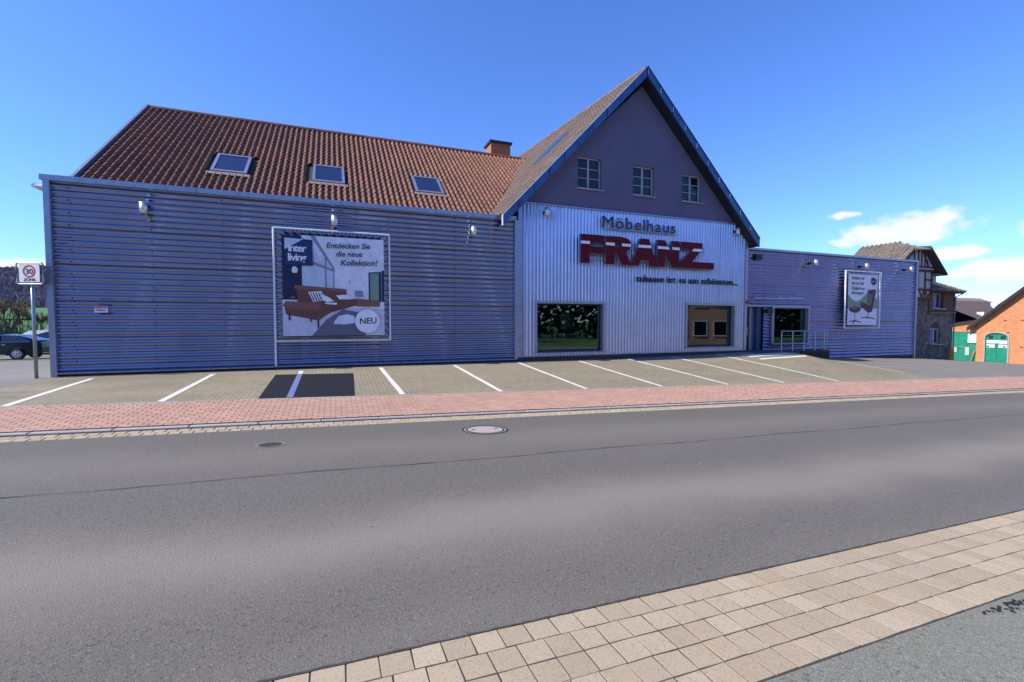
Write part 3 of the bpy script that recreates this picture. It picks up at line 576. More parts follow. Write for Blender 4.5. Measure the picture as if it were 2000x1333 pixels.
# right wing
rw=thing_part('right_wing',ST)
P_('core',MB().box((11.5,2.6,-.6),(24.5,12,5.15)).box((16.1,.6,-.6),(24.5,2.6,5.15)).box((11.5,.6,2.75),(16.1,2.6,5.15)),'plinth',rw)
zz=[-.12,.84,1.80,2.58,3.54,4.5,5.16]; xw=[11.12,12.8,13.4,15.8,18.6,21.6,24.5]
for a,b in zip(zz,zz[1:]):
    for c,d in zip(xw,xw[1:]):
        if c<12.7 and b<2.6: continue
        if 13.3<c<15 and .8<b<2.6 and a>.5: continue
        if 13.3<c<15 and a<.5: b_=.70
        else: b_=b
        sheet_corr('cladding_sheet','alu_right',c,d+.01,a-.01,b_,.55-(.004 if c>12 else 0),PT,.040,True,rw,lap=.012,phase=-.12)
P_('parapet_cap',MB().box((11.1,.44,5.15),(24.62,.9,5.25)),'trim_alu',rw); P_('end_trim',MB().box((24.5,.46,-.3),(24.62,.62,5.15)),'trim_alu',rw); P_('end_wall',MB().box((24.5,.63,-.6),(24.58,12,5.15)),'alu_right',rw)
m=MB()
for i in range(33): m.box((24.62,.5,-.05+i*.16),(24.66,.6,.03+i*.16))
tag(m.build('end_profile','dark_metal',rw),kind='stuff')
P_('plinth',MB().box((16.1,.57,-.9),(24.55,.62,-.1)),'plinth',rw)
P_('lintel',MB().box((11.12,.47,2.50),(15.95,.56,2.60)),'trim_alu',rw)
s3=shop_window(rw,13.42,15.78,.79,2.46,.5,2.0,'r')
dr=thing_part('entrance_door',rw); MB().box((11.3,.80,.42),(11.36,.86,2.5)).box((11.36,.80,.42),(12.2,.86,.52)).box((11.36,.80,1.30),(12.2,.86,1.40)).box((11.36,.80,2.40),(12.2,.86,2.5)).box((12.12,.80,.52),(12.2,.86,2.4)).build('leaf_frame','dark_metal',dr); MB().box((11.36,.82,.52),(12.12,.828,2.4)).build('pane','shop_glass',dr)
MB().box((12.2,.78,.42),(12.48,.9,2.5)).build('side_panel','trim_alu',dr); MB().box((12.48,.62,.42),(12.78,.95,2.5)).build('reveal','int_blue',dr); MB().tube([(12.05,.76,1.15),(12.05,.76,1.55)],.015).build('handle','steel',dr); MB().box((11.55,.816,1.45),(11.85,.819,1.75)).build('door_notice','pr_glass',dr)
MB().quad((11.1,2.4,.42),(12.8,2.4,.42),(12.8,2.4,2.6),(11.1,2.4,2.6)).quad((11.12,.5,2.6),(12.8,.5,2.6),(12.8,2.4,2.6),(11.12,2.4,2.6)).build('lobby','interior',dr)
P_('entrance_step',MB().box((11.12,-.55,-.3),(15.9,.55,.43)),'plinth',rw)
m=MB()
for i in range(20): m.box((13.9+i*.1,-.60,-.3),(13.95+i*.1,-.552,.40))
m.build('ramp_ribs','dark_metal',rw)
st=thing_part('awning_rail',rw); MB().tube([(12.0,.38,2.9),(15.3,.38,2.94)],.02).build('rail','steel',st)
for x in (12.15,12.95,13.75,14.55): MB().tube([(x,.5,3.05),(x,.38,2.9)],.015,6).build('bracket','steel',st)
MB().box((11.03,-.12,2.62),(11.11,-.04,2.74)).build('alarm_lamp','sign_red',rw); 
bxl=MB().box((12.95,.40,2.2),(13.3,.5,2.42)).build('wall_box','dark_metal',rw); P_('folding_shutter',MB().box((13.3,.42,.75),(13.36,.5,2.5)),'frame_white',rw)
P_('rear_chimney',MB().box((18.2,6,5.1),(19.1,6.8,5.95)),'brick_dark',rw); P_('rear_roof',MB().hexa([(20.3,5,5.1),(27,5,5.1),(27,9,5.1),(20.3,9,5.1),(20.3,5,5.5),(27,5,5.35),(27,9,5.5),(20.3,9,5.7)]),'slate',rw)

# display pieces inside windows
def flowers(c):
    t=thing('flower_vase',c,'white vase with pale blossom branches inside the entrance window','vase'); m=MB(); m.tube([(c[0],c[1],c[2]),(c[0],c[1],c[2]+.15),(c[0],c[1],c[2]+.35),(c[0],c[1],c[2]+.42)],[.08,.14,.09,.05],12); m.build('vase','sign_white',t)
    f=MB(); b=MB()
    for i in range(16):
        a=random.uniform(0,6.28); e=random.uniform(.4,1.2); p=Vector(c)+Vector((math.cos(a)*.4*random.random()*1.3,math.sin(a)*.15,.45+e*.8)); f.tube([Vector(c)+Vector((0,0,.4)),p],.006,4)
        for j in range(4):
            q=p+Vector((random.uniform(-.07,.07),random.uniform(-.05,.05),random.uniform(-.07,.07))); b.tube([q-Vector((0,0,.022)),q+Vector((0,0,.022))],[.03,.02],5)
    f.build('stems','bark',t); b.build('blossoms','flower',t)
flowers((14.75,1.2,.85))
t=thing('sales_counter',(2.0,1.5,.63),'pale curved counter behind the left shop window','counter'); MB().prism([(1.1,1.2,.64),(3.5,1.1,.64),(3.6,1.7,.64),(1.2,1.7,.64)],(0,0,.62)).build('counter_body','int_white',t); MB().prism([(1.05,1.15,1.26),(3.55,1.05,1.26),(3.6,1.75,1.26),(1.15,1.75,1.26)],(0,0,.04)).build('counter_top','white_paint',t)
t=thing('wall_picture',(3.2,2.3,1.6),'patterned white panel hanging deep in the left shop window','picture'); MB().box((2.95,2.35,1.45),(3.6,2.4,2.2)).build('panel','sign_white',t); MB().box((2.92,2.40,1.42),(3.63,2.43,2.23)).build('backing','wood_post',t)
def chair(c,label,rz):
    t=thing('display_chair',c,label,'chair','chairs in the right shop window'); t.rotation_euler=(0,0,rz)
    def lk(mb,n,mt):
        o=link(n,mb.mesh(n,mt)); o.parent=t
    lk(MB().box((-.22,-.22,.42),(.22,.22,.48)),'seat','black'); lk(MB().box((-.22,.18,.5),(.22,.23,.95)),'backrest','black')
    for a in (-.2,.2):
        for b in (-.2,.2): lk(MB().tube([(a,b,0),(a*.95,b*.95,.42)],.015,6),'leg','steel')
chair((9.6,1.0,.70),'black chair nearest the pane in the right shop window',.5); chair((9.0,1.7,.70),'black chair farther back in the right shop window',2.4)
t=thing('display_table',(8.4,1.6,.69),'low blue-grey table on the left side of the right shop window','table'); MB().box((7.9,1.3,1.3),(9.1,2.0,1.34)).build('table_top','int_blue',t)
for a in (7.98,9.02):
    for b in (1.36,1.94): MB().box((a-.03,b-.03,.69),(a+.03,b+.03,1.3)).build('leg','black',t)
# railing on the ramp
rl=thing('ramp_railing',(13.0,-.5,.43),'steel handrail with thin bars on the entrance ramp','railing')
MB().tube([(12.72,-.5,1.36),(15.9,-.5,1.36),(18.3,.2,1.33)],.025).build('handrail','galv',rl)
for x,z in ((12.75,.42),(13.47,.42),(14.22,.42),(14.97,.42),(15.6,.42)): MB().tube([(x,-.5,z),(x,-.5,1.35)],.022,6).build('post','galv',rl)
for z in (.62,.8,.98,1.16): MB().tube([(12.75,-.5,z),(15.85,-.5,z)],.008,6).build('bar','galv',rl)
for x in (14.66,15.78): MB().tube([(x,-.5,.55),(x,-.5,1.35)],.015,6).build('stay','galv',rl)

# wall lamps
def lamp(x,y,z,label,arm=.1,mat='steel',s=1.12):
    t=thing('wall_lamp',(x,y,z),label,'wall lamp','cylinder lamps on the store walls'); MB().tube([(x,y-arm-.09,z-.13*s),(x,y-arm-.09,z+.13*s)],.085*s,16).build('shade',mat,t,True); MB().tube([(x,y-arm-.03,z),(x,y+.03,z)],.028,8).build('arm','dark_metal',t); MB().tube([(x,y-.05,z),(x,y+.01,z)],.055,10).build('mount','dark_metal',t)
    MB().tube([(x,y-arm-.09,z-.134*s),(x,y-arm-.09,z-.131*s)],.07*s,12).build('lens','int_white',t)
lamp(-11.05,.0,4.88,'cylindrical steel wall lamp nearest the left end of the store'); lamp(-6.22,.0,4.92,'cylindrical steel wall lamp above the sofa banner'); lamp(-1.74,.0,4.93,'cylindrical steel wall lamp on the left wing beside the gable')
lamp(1.04,.0,5.82,'cylindrical wall lamp at the upper left corner of the gable cladding'); lamp(10.3,.0,5.77,'cylindrical wall lamp at the upper right corner of the gable cladding')
lamp(15.85,.5,4.70,'bright wall lamp on the right wing left of the chair banner',.22); lamp(19.68,.5,4.69,'bright wall lamp on the right wing above the chair banner',.22); lamp(23.45,.5,4.68,'bright wall lamp at the right end of the right wing',.22)
t=thing('floodlight',(11.9,.4,4.74),'black floodlight on the right wing beside the gable corner','floodlight'); MB().box((11.7,.05,4.62),(12.1,.25,4.88)).build('housing','black',t); MB().tube([(11.9,.25,4.75),(11.9,.52,4.75)],.03).build('arm','black',t)

# ---------------------------------------------------------------- lettering
LT=thing('store_lettering',(2.4,-.2,4.0),'dark red block letters FRANZ with white stripe on the gable wall','sign')
def letter(name,polys,stripe,x0,wd,z0_=4.02,h=1.08):
    pl=[[(a*wd,b*h) for a,b in p] for p in polys]; me=curve_mesh(name,pl,.13,'letter_red','galv'); o=put(name,me,(x0,-.22,z0_)); o.parent=LT; o.matrix_parent_inverse=Matrix.Translation(-LT.location)
    for k,s in enumerate(stripe):
        m2=curve_mesh('stripe',[[(a*wd,b*h) for a,b in s]],.004,'letter_white'); q=put('stripe',m2,(0,-.0685,0)); q.parent=o
S0,S1=.665,.765
letter('letter_f',[[(0,0),(0,1),(1,1),(1,.73),(.38,.73),(.38,.60),(.98,.60),(.98,.34),(.38,.34),(.38,0)]],[[(0,S0),(0,S1),(.38,S1),(.38,S0)]],2.40,1.04)
letter('letter_r',[[(0,0),(0,1),(.62,1),(.84,.96),(.98,.86),(1,.72),(.93,.56),(.78,.47),(1.02,0),(.62,0),(.42,.42),(.34,.42),(.34,0)],[(.34,.62),(.34,.75),(.58,.75),(.63,.70),(.60,.63),(.56,.62)]],[[(0,S0),(0,S1),(.34,S1),(.34,S0)],[(.63,S0),(.63,S1),(.99,S1),(.985,S0)]],3.50,1.16)
letter('letter_a',[[(0,0),(.36,1),(.66,1),(1.0,0),(.70,0),(.64,.2),(.36,.2),(.30,0)],[(.42,.40),(.50,.68),(.58,.40)]],[[(.245,S0),(.28,S1),(.735,S1),(.77,S0)]],4.66,1.28)
letter('letter_n',[[(0,0),(0,1),(.32,1),(.66,.52),(.66,1),(1,1),(1,0),(.68,0),(.34,.50),(.34,0)]],[[(0,S0),(0,S1),(.48,S1),(.55,S0)],[(.66,S0),(.66,S1),(1,S1),(1,S0)]],5.94,1.10)
letter('letter_z',[[(0,0),(0,.22),(.36,.72),(.02,.72),(.02,1),(.64,1),(.64,.76),(.34,.26),(1,.26),(1,0)]],[[(.325,S0),(.385,S1),(.64,S1),(.585,S0)]],7.09,1.80)
r_=MB().box((2.45,-.155,4.86),(8.0,-.125,4.90)).box((2.45,-.155,4.2),(8.7,-.125,4.24)).build('mounting_rail','galv',LT)
ms=thing('store_name_sign',(3.4,-.1,5.4),'slim dark steel letters spelling Möbelhaus above the red letters','sign')
def spell(word,x0,x1,z,size,y,par,thick,bold,gap,space,side=None):
    gl=[]
    for chx in word:
        if chx==' ': gl.append(None); continue
        me=text_mesh('letter',chx,size,'black',thick,bold=bold,side=side); b=[v.co.x for v in me.vertices]; gl.append((me,min(b),max(b)-min(b)))
    tot=sum(space if q is None else q[2]+gap for q in gl); k=(x1-x0)/tot; x=x0
    for q in gl:
        if q is None: x+=space*k; continue
        me,mn,wv=q
        for v in me.vertices: v.co.x=(v.co.x-mn)*k
        o=put('letter',me,(x,y,z)); o.parent=par; o.matrix_parent_inverse=Matrix.Translation(-par.location); x+=(wv+gap)*k
spell('Möbelhaus',3.42,7.02,5.44,.64,-.14,ms,.09,0,.09,.2,'steel')
MB().box((3.4,-.13,5.40),(7.05,-.10,5.43)).build('base_rail','galv',ms)
sg=thing('slogan_lettering',(5.06,-.06,3.4),'small black slogan lettering below the red store name','sign')
spell('zuhause ist es am schönsten...',5.06,10.54,3.42,.37,-.06,sg,.03,.005,.035,.13)

# ---------------------------------------------------------------- banners
def lacing(par,x0,x1,z0_,z1,bx0,bx1,bz0,bz1,y):
    m=MB(); n=14
    for i in range(n):
        t=(i+.5)/n; x=bx0+(bx1-bx0)*t; m.tube([(x0+(x1-x0)*(i+.2)/n,y,z1),(x,y-.01,bz1-.03),(x0+(x1-x0)*(i+.85)/n,y,z1)],.006,4); z=bz0+(bz1-bz0)*t
        m.tube([(x0,y,z0_+(z1-z0_)*(i+.2)/n),(bx0+.03,y-.01,z),(x0,y,z0_+(z1-z0_)*(i+.85)/n)],.006,4); m.tube([(x1,y,z0_+(z1-z0_)*(i+.2)/n),(bx1-.03,y-.01,z)],.006,4)
    tag(m.build('lacing','rope',par),kind='stuff')
def pbuild(par,base,y):
    cnt=[0]
    def f(poly,mat):
        cnt[0]+=1; o=put('print_shape',curve_mesh('print_shape',[poly],.0008,mat),(0,y-.003-.0011*cnt[0],0)); o.parent=par; o.matrix_parent_inverse=Matrix.Translation(-base.location) if par==base else Matrix.Identity(4)
        return o
    return f
b1=thing('sofa_banner',(-6.25,-.15,1.2),'large laced banner showing a brown corner sofa and NEU badge','banner'); FX0,FX1,FZ0,FZ1=-7.93,-4.58,1.21,4.60; BX0,BX1,BZ0,BZ1=-7.72,-4.76,1.36,4.42
MB().tube([(FX0,-.14,.46),(FX0,-.14,FZ1)],.032,8).build('frame_post','white_paint',b1); MB().tube([(FX1,-.14,FZ0),(FX1,-.14,FZ1)],.028,8).build('frame_post','white_paint',b1)
for z in (FZ0,FZ1): MB().tube([(FX0,-.14,z),(FX1,-.14,z)],.026,8).build('frame_rail','white_paint',b1)
lacing(b1,FX0,FX1,FZ0,FZ1,BX0,BX1,BZ0,BZ1,-.14)
bo=MB().box((BX0,-.142,BZ0),(BX1,-.138,BZ1)).build('banner_cloth','pr_bg',b1); W_,H_=BX1-BX0,BZ1-BZ0
def U(pts): return [(BX0+a*W_,BZ0+b*H_) for a,b in pts]
f=pbuild(b1,b1,-.142)
f(U([(.0,.0),(1,.0),(1,.28),(.0,.28)]),'pr_floor'); f(U([(.0,.36),(.185,.36),(.185,1),(0,1)]),'pr_navy'); f(U([(.19,.45),(.40,.45),(.40,.73),(.19,.99)]),'pr_glass'); f(U([(.36,.45),(.48,.45),(.48,.70),(.37,.82)]),'pr_glass')
for p in ([(.27,1.0),(.31,1.0),(.495,.69),(.495,.655)],[(.29,.745),(.29,.715),(.50,.645),(.50,.67)],[(.405,.45),(.42,.45),(.42,.82),(.405,.84)],[(.485,.45),(.495,.45),(.495,.70),(.485,.70)]): f(U(p),'pr_grey')
f(U([(.84,.36),(.97,.35),(.97,.665),(.84,.655)]),'pr_navy'); f(U([(.855,.37),(.945,.365),(.945,.65),(.855,.645)]),'pr_green'); f(U([(.975,.35),(1,.35),(1,.68),(.975,.68)]),'pr_navy')
f(U([(.27,.0),(.80,.0),(.82,.22),(.58,.27),(.42,.17)]),'pr_rug'); f(U([(.50,.16),(.53,.20),(.62,.22),(.69,.20),(.70,.13),(.60,.115),(.48,.12)]),'pr_snow')
f(U([(.0,.30),(.03,.345),(.36,.33),(.36,.27),(.33,.25),(.02,.285)]),'pr_sofa2'); f(U([(.02,.285),(.33,.25),(.335,.155),(.03,.215)]),'pr_sofa'); f(U([(.335,.27),(.36,.33),(.71,.38),(.71,.31),(.45,.235),(.335,.155)]),'pr_sofa'); f(U([(.14,.34),(.13,.475),(.61,.475),(.62,.37),(.36,.33)]),'pr_sofa'); f(U([(.105,.475),(.12,.505),(.61,.475),(.61,.455),(.13,.465)]),'pr_sofa2'); f(U([(.71,.30),(.71,.38),(.94,.365),(.955,.33),(.95,.30),(.82,.30)]),'pr_sofa2')
for p in ([(.24,.44),(.37,.45),(.41,.36),(.29,.34)],):
    f(U(p),'pr_white'); 
    for i in range(5): f(U([(.255+i*.026,.435),(.265+i*.026,.437),(.305+i*.024,.35),(.295+i*.024,.347)]),'pr_navy')
f(U([(.37,.42),(.44,.39),(.49,.35),(.42,.34),(.385,.36)]),'pr_white'); f(U([(.51,.41),(.62,.42),(.66,.375),(.54,.37)]),'pr_white'); f(U([(.39,.335),(.52,.335),(.51,.315),(.42,.32)]),'pr_white')
for p in ([(.055,.22),(.07,.22),(.07,.155),(.055,.155)],[(.325,.16),(.34,.16),(.34,.08),(.325,.08)],[(.255,.18),(.268,.18),(.268,.14),(.255,.14)]): f(U(p),'pr_ink')
f(U([(.05,.365),(.14,.37),(.11,.41),(.05,.43)]),'pr_ink'); f(U([(.06,.375),(.13,.375),(.10,.40)]),'pr_sofa2'); f(U([(.10,.625),(.14,.625),(.15,.66),(.13,.69),(.10,.685),(.09,.65)]),'pr_snow')
f(U([(.64,.55),(.645,.58),(.655,.53)]),'pr_grey'); f(U([(.70,.46),(.78,.46),(.78,.40),(.70,.40)]),'pr_grey'); f(U([(.73,.56),(.77,.565),(.77,.51),(.73,.51)]),'pr_white')
f(U([(.03,.70),(.29,.70),(.29,.955),(.03,.965)]),'pr_logo'); f(U([(.03,.965),(.03,.85),(.20,.958)]),'pr_glass')
def btext(par,s,x,z,size,mat,y,shear=0,bold=0,spacing=1,rot=0):
    me=text_mesh('print_text',s,size,mat,.0008,shear=shear,bold=bold,spacing=spacing); o=put('print_text',me,(x,y,z),None,(0,rot,0)); o.parent=par; o.matrix_parent_inverse=Matrix.Translation(-par.location); return o
btext(b1,'inter',BX0+.06*W_,BZ0+.835*H_,.31,'pr_white',-.1905,bold=.006,spacing=.86); btext(b1,'living',BX0+.055*W_,BZ0+.745*H_,.31,'pr_white',-.1905,bold=.006,spacing=.86)
ROT=R(-1.5)
btext(b1,'Entdecken Sie',BX0+.42*W_,BZ0+.885*H_,.235,'pr_ink',-.1905,.18,.003,.98,ROT); btext(b1,'die neue',BX0+.51*W_,BZ0+.805*H_,.235,'pr_ink',-.1905,.18,.003,.98,ROT); btext(b1,'Kollektion!',BX0+.555*W_,BZ0+.715*H_,.255,'pr_ink',-.1905,.18,.003,.98,ROT)
cx_,cz_=BX0+.822*W_,BZ0+.148*H_; f([(cx_+.375*math.cos(i*math.pi/20),cz_+.375*math.sin(i*math.pi/20)) for i in range(40)],'pr_white'); btext(b1,'NEU',cx_-.245,cz_-.095,.27,'pr_ink',-.1925,.05,.004,1.0,R(-3))
b2=thing('chair_banner',(19.7,.35,1.45),'tall banner with a brown recliner chair and footstool on the right wing','banner'); FX0,FX1,FZ0,FZ1=18.28,21.08,1.46,4.42; BX0,BX1,BZ0,BZ1=18.50,20.85,1.62,4.26; yb=.33
for x in (FX0,FX1): MB().tube([(x,yb,FZ0),(x,yb,FZ1)],.04,8).build('frame_post','white_paint',b2)
for z in (FZ0,FZ1): MB().tube([(FX0,yb,z),(FX1,yb,z)],.025,8).build('frame_rail','white_paint',b2)
lacing(b2,FX0,FX1,FZ0,FZ1,BX0,BX1,BZ0,BZ1,yb)
MB().box((BX0,yb-.002,BZ0),(BX1,yb+.002,BZ1)).build('banner_cloth','pr_bg',b2); W_,H_=BX1-BX0,BZ1-BZ0; f=pbuild(b2,b2,yb-.002)
f(U([(0,0),(1,0),(1,.33),(0,.33)]),'pr_snow'); f(U([(0,.33),(1,.33),(1,.52),(.82,.60),(.66,.66),(.45,.52),(.3,.46),(.15,.50),(0,.60)]),'pr_green')
f(U([(.76,.93),(.84,.96),(.97,.91),(.95,.83),(.84,.79),(.76,.85)]),'pr_blue')
f(U([(.66,.70),(.88,.72),(.93,.70),(.80,.40),(.64,.43)]),'pr_leather2'); f(U([(.88,.72),(.95,.70),(.83,.27),(.76,.26),(.80,.42)]),'pr_leather'); f(U([(.70,.69),(.85,.70),(.84,.62),(.69,.61)]),'pr_leather'); f(U([(.42,.44),(.64,.40),(.80,.41),(.82,.27),(.70,.24),(.58,.30),(.42,.37)]),'pr_leather'); f(U([(.42,.46),(.44,.47),(.66,.41),(.64,.39)]),'pr_ink'); f(U([(.67,.25),(.69,.25),(.69,.15),(.67,.15)]),'pr_grey'); f(U([(.42,.14),(.43,.15),(.68,.165),(.93,.13),(.93,.115),(.68,.14)]),'pr_ink')
f(U([(.04,.34),(.20,.37),(.42,.35),(.43,.29),(.30,.24),(.14,.25),(.05,.29)]),'pr_leather'); f(U([(.05,.345),(.20,.375),(.40,.355),(.25,.31),(.14,.31)]),'pr_leather2'); f(U([(.23,.25),(.25,.25),(.25,.09),(.23,.09)]),'pr_grey'); f(U([(.05,.075),(.24,.10),(.46,.06),(.46,.045),(.25,.075),(.20,.02),(.18,.02),(.21,.075),(.05,.06)]),'pr_ink')
for s,z in (('Erleben Sie',.90),('bei uns das',.80),('Original aus',.70),('Norwegen!',.61)): btext(b2,s,BX0+.10*W_,BZ0+z*H_,.215,'pr_ink',yb-.022,.2,.002)
btext(b2,'Stressless',BX0+.775*W_,BZ0+.865*H_,.10,'pr_white',yb-.022)
pl=thing('notice_plate',(-12.1,-.07,2.04),'small pink and white notice plate on the left corrugated wall','sign'); MB().box((-12.24,-.075,2.04),(-11.95,-.06,2.22)).build('plate','sign_white',pl); MB().box((-12.235,-.079,2.15),(-11.955,-.076,2.215)).build('pink_band','pink',pl); MB().box((-12.19,-.079,2.09),(-12.0,-.076,2.115)).build('print_line','dark_metal',pl)

# ---------------------------------------------------------------- zone sign
zs_=thing('speed_zone_sign',(-13.44,-.2,H(-13.44,-.2)),'square thirty zone traffic sign on a grey post at the street corner','traffic sign'); zb=H(-13.44,-.2)
ps=(-13.44,-.2); M_=Matrix.Translation((ps[0],ps[1],0))@Matrix.Rotation(R(-20),4,'Z')
def zput(name,me,loc=(0,0,0)):
    o=link(name,me); o.matrix_basis=M_@Matrix.Translation(loc); o.parent=zs_; o.matrix_parent_inverse=Matrix.Translation(-zs_.location); return o
zput('post',MB().tube([(0,.03,zb-.2),(0,.03,3.25)],.038,10).mesh('post','galv',True)); zc=3.02
fr_=MB(); pts=[]
for (sx_,sz_,a0) in ((1,1,0),(-1,1,90),(-1,-1,180),(1,-1,270)):
    for k in range(4): t=R(a0+k*30); pts.append((sx_*.27+.06*math.cos(t),-.02,zc+sz_*.21+.06*math.sin(t)))
pts.append(pts[0]); fr_.tube(pts,.018,8,cap=False); zput('tube_frame',fr_.mesh('tube_frame','galv',True))
zput('plate',MB().box((-.255,-.035,zc-.225),(.255,-.02,zc+.225)).mesh('plate','sign_white')); zput('plate_rim',MB().box((-.265,-.019,zc-.235),(.265,-.012,zc+.235)).mesh('plate_rim','dark_metal'))
m=MB(); 
for i in range(32):
    a,b=2*math.pi*i/32,2*math.pi*(i+1)/32; P=lambda r,t:(r*math.cos(t),-.038,zc+.05+r*math.sin(t)); m.quad(P(.118,a),P(.158,a),P(.158,b),P(.118,b))
zput('red_ring',m.mesh('red_ring','sign_red')); zput('number',text_mesh('number','30',.19,'black',.002,align='CENTER',bold=.003),(0,-.0385,zc-.015)); zput('zone_text',text_mesh('zone_text','ZONE',.105,'black',.002,align='CENTER',bold=.002),(0,-.0385,zc-.195))

# ---------------------------------------------------------------- cars
def wheel(par,x,y,z,r,side):
    wn=thing_part('wheel',par); t=MB(); 
    prof=[(r*.66,-.09),(r*.93,-.1),(r,-.06),(r,.06),(r*.93,.1),(r*.66,.09)]
    n=28
    for i in range(n):
        a,b=2*math.pi*i/n,2*math.pi*(i+1)/n
        for (ra,ya),(rb,yb_) in zip(prof,prof[1:]): t.quad((x+ra*math.cos(a),y+ya,z+ra*math.sin(a)),(x+ra*math.cos(b),y+ya,z+ra*math.sin(b)),(x+rb*math.cos(b),y+yb_,z+rb*math.sin(b)),(x+rb*math.cos(a),y+yb_,z+rb*math.sin(a)))
    t.build('tyre','tyre',wn,True); g=MB()
    for i in range(n):
        a,b=2*math.pi*i/n,2*math.pi*(i+1)/n; g.quad(*[(x+q*math.cos(t_),y-.085,z+q*math.sin(t_)) for q,t_ in ((r*.60,a),(r*.68,a),(r*.68,b),(r*.60,b))])
    for i in range(10):
        a=2*math.pi*i/10; d=.05; g.hexa([(x+.05*math.cos(a-.5),y-.07,z+.05*math.sin(a-.5)),(x+.05*math.cos(a+.5),y-.07,z+.05*math.sin(a+.5)),(x+r*.62*math.cos(a+.10),y-.06,z+r*.62*math.sin(a+.10)),(x+r*.62*math.cos(a-.10),y-.06,z+r*.62*math.sin(a-.10)),(x+.05*math.cos(a-.5),y-.10,z+.05*math.sin(a-.5)),(x+.05*math.cos(a+.5),y-.10,z+.05*math.sin(a+.5)),(x+r*.62*math.cos(a+.10),y-.085,z+r*.62*math.sin(a+.10)),(x+r*.62*math.cos(a-.10),y-.085,z+r*.62*math.sin(a-.10))])
    g.build('rim','rim',wn); d=MB(); d.tube([(x,y-.02,z),(x,y+.0,z)],r*.6,20); d.build('brake_disc','dark_metal',wn)
def car(name,ox,oy,oz,label,paint,wagon=False,parts=True):
    t=thing(name,(ox,oy,oz),label,'car')
    # side profile, front towards -X; origin below the rear axle
    low=[(-3.75,.38),(-3.78,.62),(-3.6,.78),(-2.55,.98)]
    if wagon: body=[(-3.75,.35),(-3.8,.65),(-3.55,.85),(-2.6,1.02),(.0,1.06),(.80,1.02),(.93,.98),(.98,.55),(.90,.32)]; cab=[(-2.6,1.0),(-1.75,1.58),(-.6,1.66),(.45,1.62),(.82,1.02)]
    else: body=[(-3.75,.30),(-3.80,.60),(-3.6,.76),(-2.5,.95),(-.2,1.0),(.72,1.02),(1.08,1.0),(1.12,.70),(1.10,.42),(1.0,.28)]; cab=[(-2.55,.94),(-1.65,1.36),(-.75,1.45),(.0,1.38),(.85,1.02)]
    m=MB(); Wd=.92
    def loft(poly,w0,w1,zlo,zhi):
        rings=[]
        for s in (-1,-.93,.93,1):
            k=1 if abs(s)<.95 else .97; rings.append([(ox+a*(1 if abs(s)<.95 else .992),oy+Wd+ (s*Wd)*(w0+(w1-w0)*cl((b-zlo)/(zhi-zlo),0,1)),oz+(b-zlo)*k+zlo) for a,b in poly])
        mm=MB(); n=len(poly)
        for r in rings: mm.v+=r
        for i in range(3):
            for j in range(n): q=(j+1)%n; mm.f.append((i*n+j,i*n+q,(i+1)*n+q,(i+1)*n+j)); mm.mi.append(0)
        mm.f.append(tuple(range(n-1,-1,-1))); mm.f.append(tuple(range(3*n,4*n))); mm.mi+=[0,0]; return mm
    # wheel arches cut by building the lower edge around them
    def arch(cx,r,k=9): return [(cx+r*math.cos(math.pi-math.pi*i/k),.34+r*math.sin(math.pi-math.pi*i/k)) for i in range(k+1)]
    bot=[(p) for p in reversed(arch(0,.40))]; bot2=[(p) for p in reversed(arch(-2.85,.40))]
    poly=body+[(.42,.26)]+bot+[(-.42,.26),(-2.4,.26)]+bot2+[(-3.3,.28)]
    loft(poly,1,.96,.3,1.05).build('body',paint,t); cb=loft(cab,.93,.70,1.0,1.5).build('cabin',paint,t)
    y_=oy+Wd
    def sidepoly(pts,mat,nm,off,par):
        mm=MB(); P=[]
        for a,b in pts: wv=(.93+(.70-.93)*cl((b-1.0)/.5,0,1)); P.append((ox+a,y_-Wd*wv-off,oz+b))
        mm.quad(*P); mm.build(nm,mat,par)
    if wagon: sidepoly([(-1.9,1.08),(-1.45,1.5),(-.55,1.56),(-.5,1.08)],'car_glass','side_window',.012,cb); sidepoly([(-.42,1.08),(-.46,1.56),(.38,1.52),(.62,1.08)],'car_glass','rear_side_window',.012,cb)
    else:
        sidepoly([(-2.1,1.01),(-1.5,1.31),(-.78,1.38),(-.72,1.01)],'car_glass','side_window',.010,cb); sidepoly([(-.66,1.01),(-.70,1.38),(-.25,1.35),(.10,1.22),(.45,1.03)],'car_glass','rear_side_window',.010,cb)
        mm=MB(); ch_=[(-2.2,.995),(-1.55,1.335),(-.75,1.405),(-.22,1.375),(.14,1.24),(.56,1.02)]; 
        pts3=[]
        for a,b in ch_: wv=(.93+(.70-.93)*cl((b-1.0)/.5,0,1)); pts3.append((ox+a,y_-Wd*wv-.014,oz+b))
        mm.tube(pts3,.013,5); mm.tube([pts3[0],pts3[-1]],.012,5); mm.build('window_chrome','chrome',cb)
    mm=MB(); r0=(.72 if wagon else .35); mm.quad((ox+cab[-2][0]+.05,y_-.55,oz+cab[-2][1]-.05),(ox+cab[-2][0]+.05,y_+.55,oz+cab[-2][1]-.05),(ox+cab[-1][0]-.02,y_+.68,oz+1.07),(ox+cab[-1][0]-.02,y_-.68,oz+1.07))
    for v in range(len(mm.v)): a,b,c=mm.v[v]; mm.v[v]=(a+.03,b,c+.02)
    mm.build('rear_window','car_glass',cb)
    for s in (-1,1): MB().hexa([(ox+.88,y_+s*.88,oz+.80),(ox+1.125,y_+s*.70,oz+.80),(ox+1.135,y_+s*.45,oz+.80),(ox+1.0,y_+s*.45,oz+.80),(ox+.86,y_+s*.885,oz+.88),(ox+1.12,y_+s*.72,oz+.88),(ox+1.13,y_+s*.45,oz+.88),(ox+1.0,y_+s*.45,oz+.88)]).build('tail_light','tail_red',t)
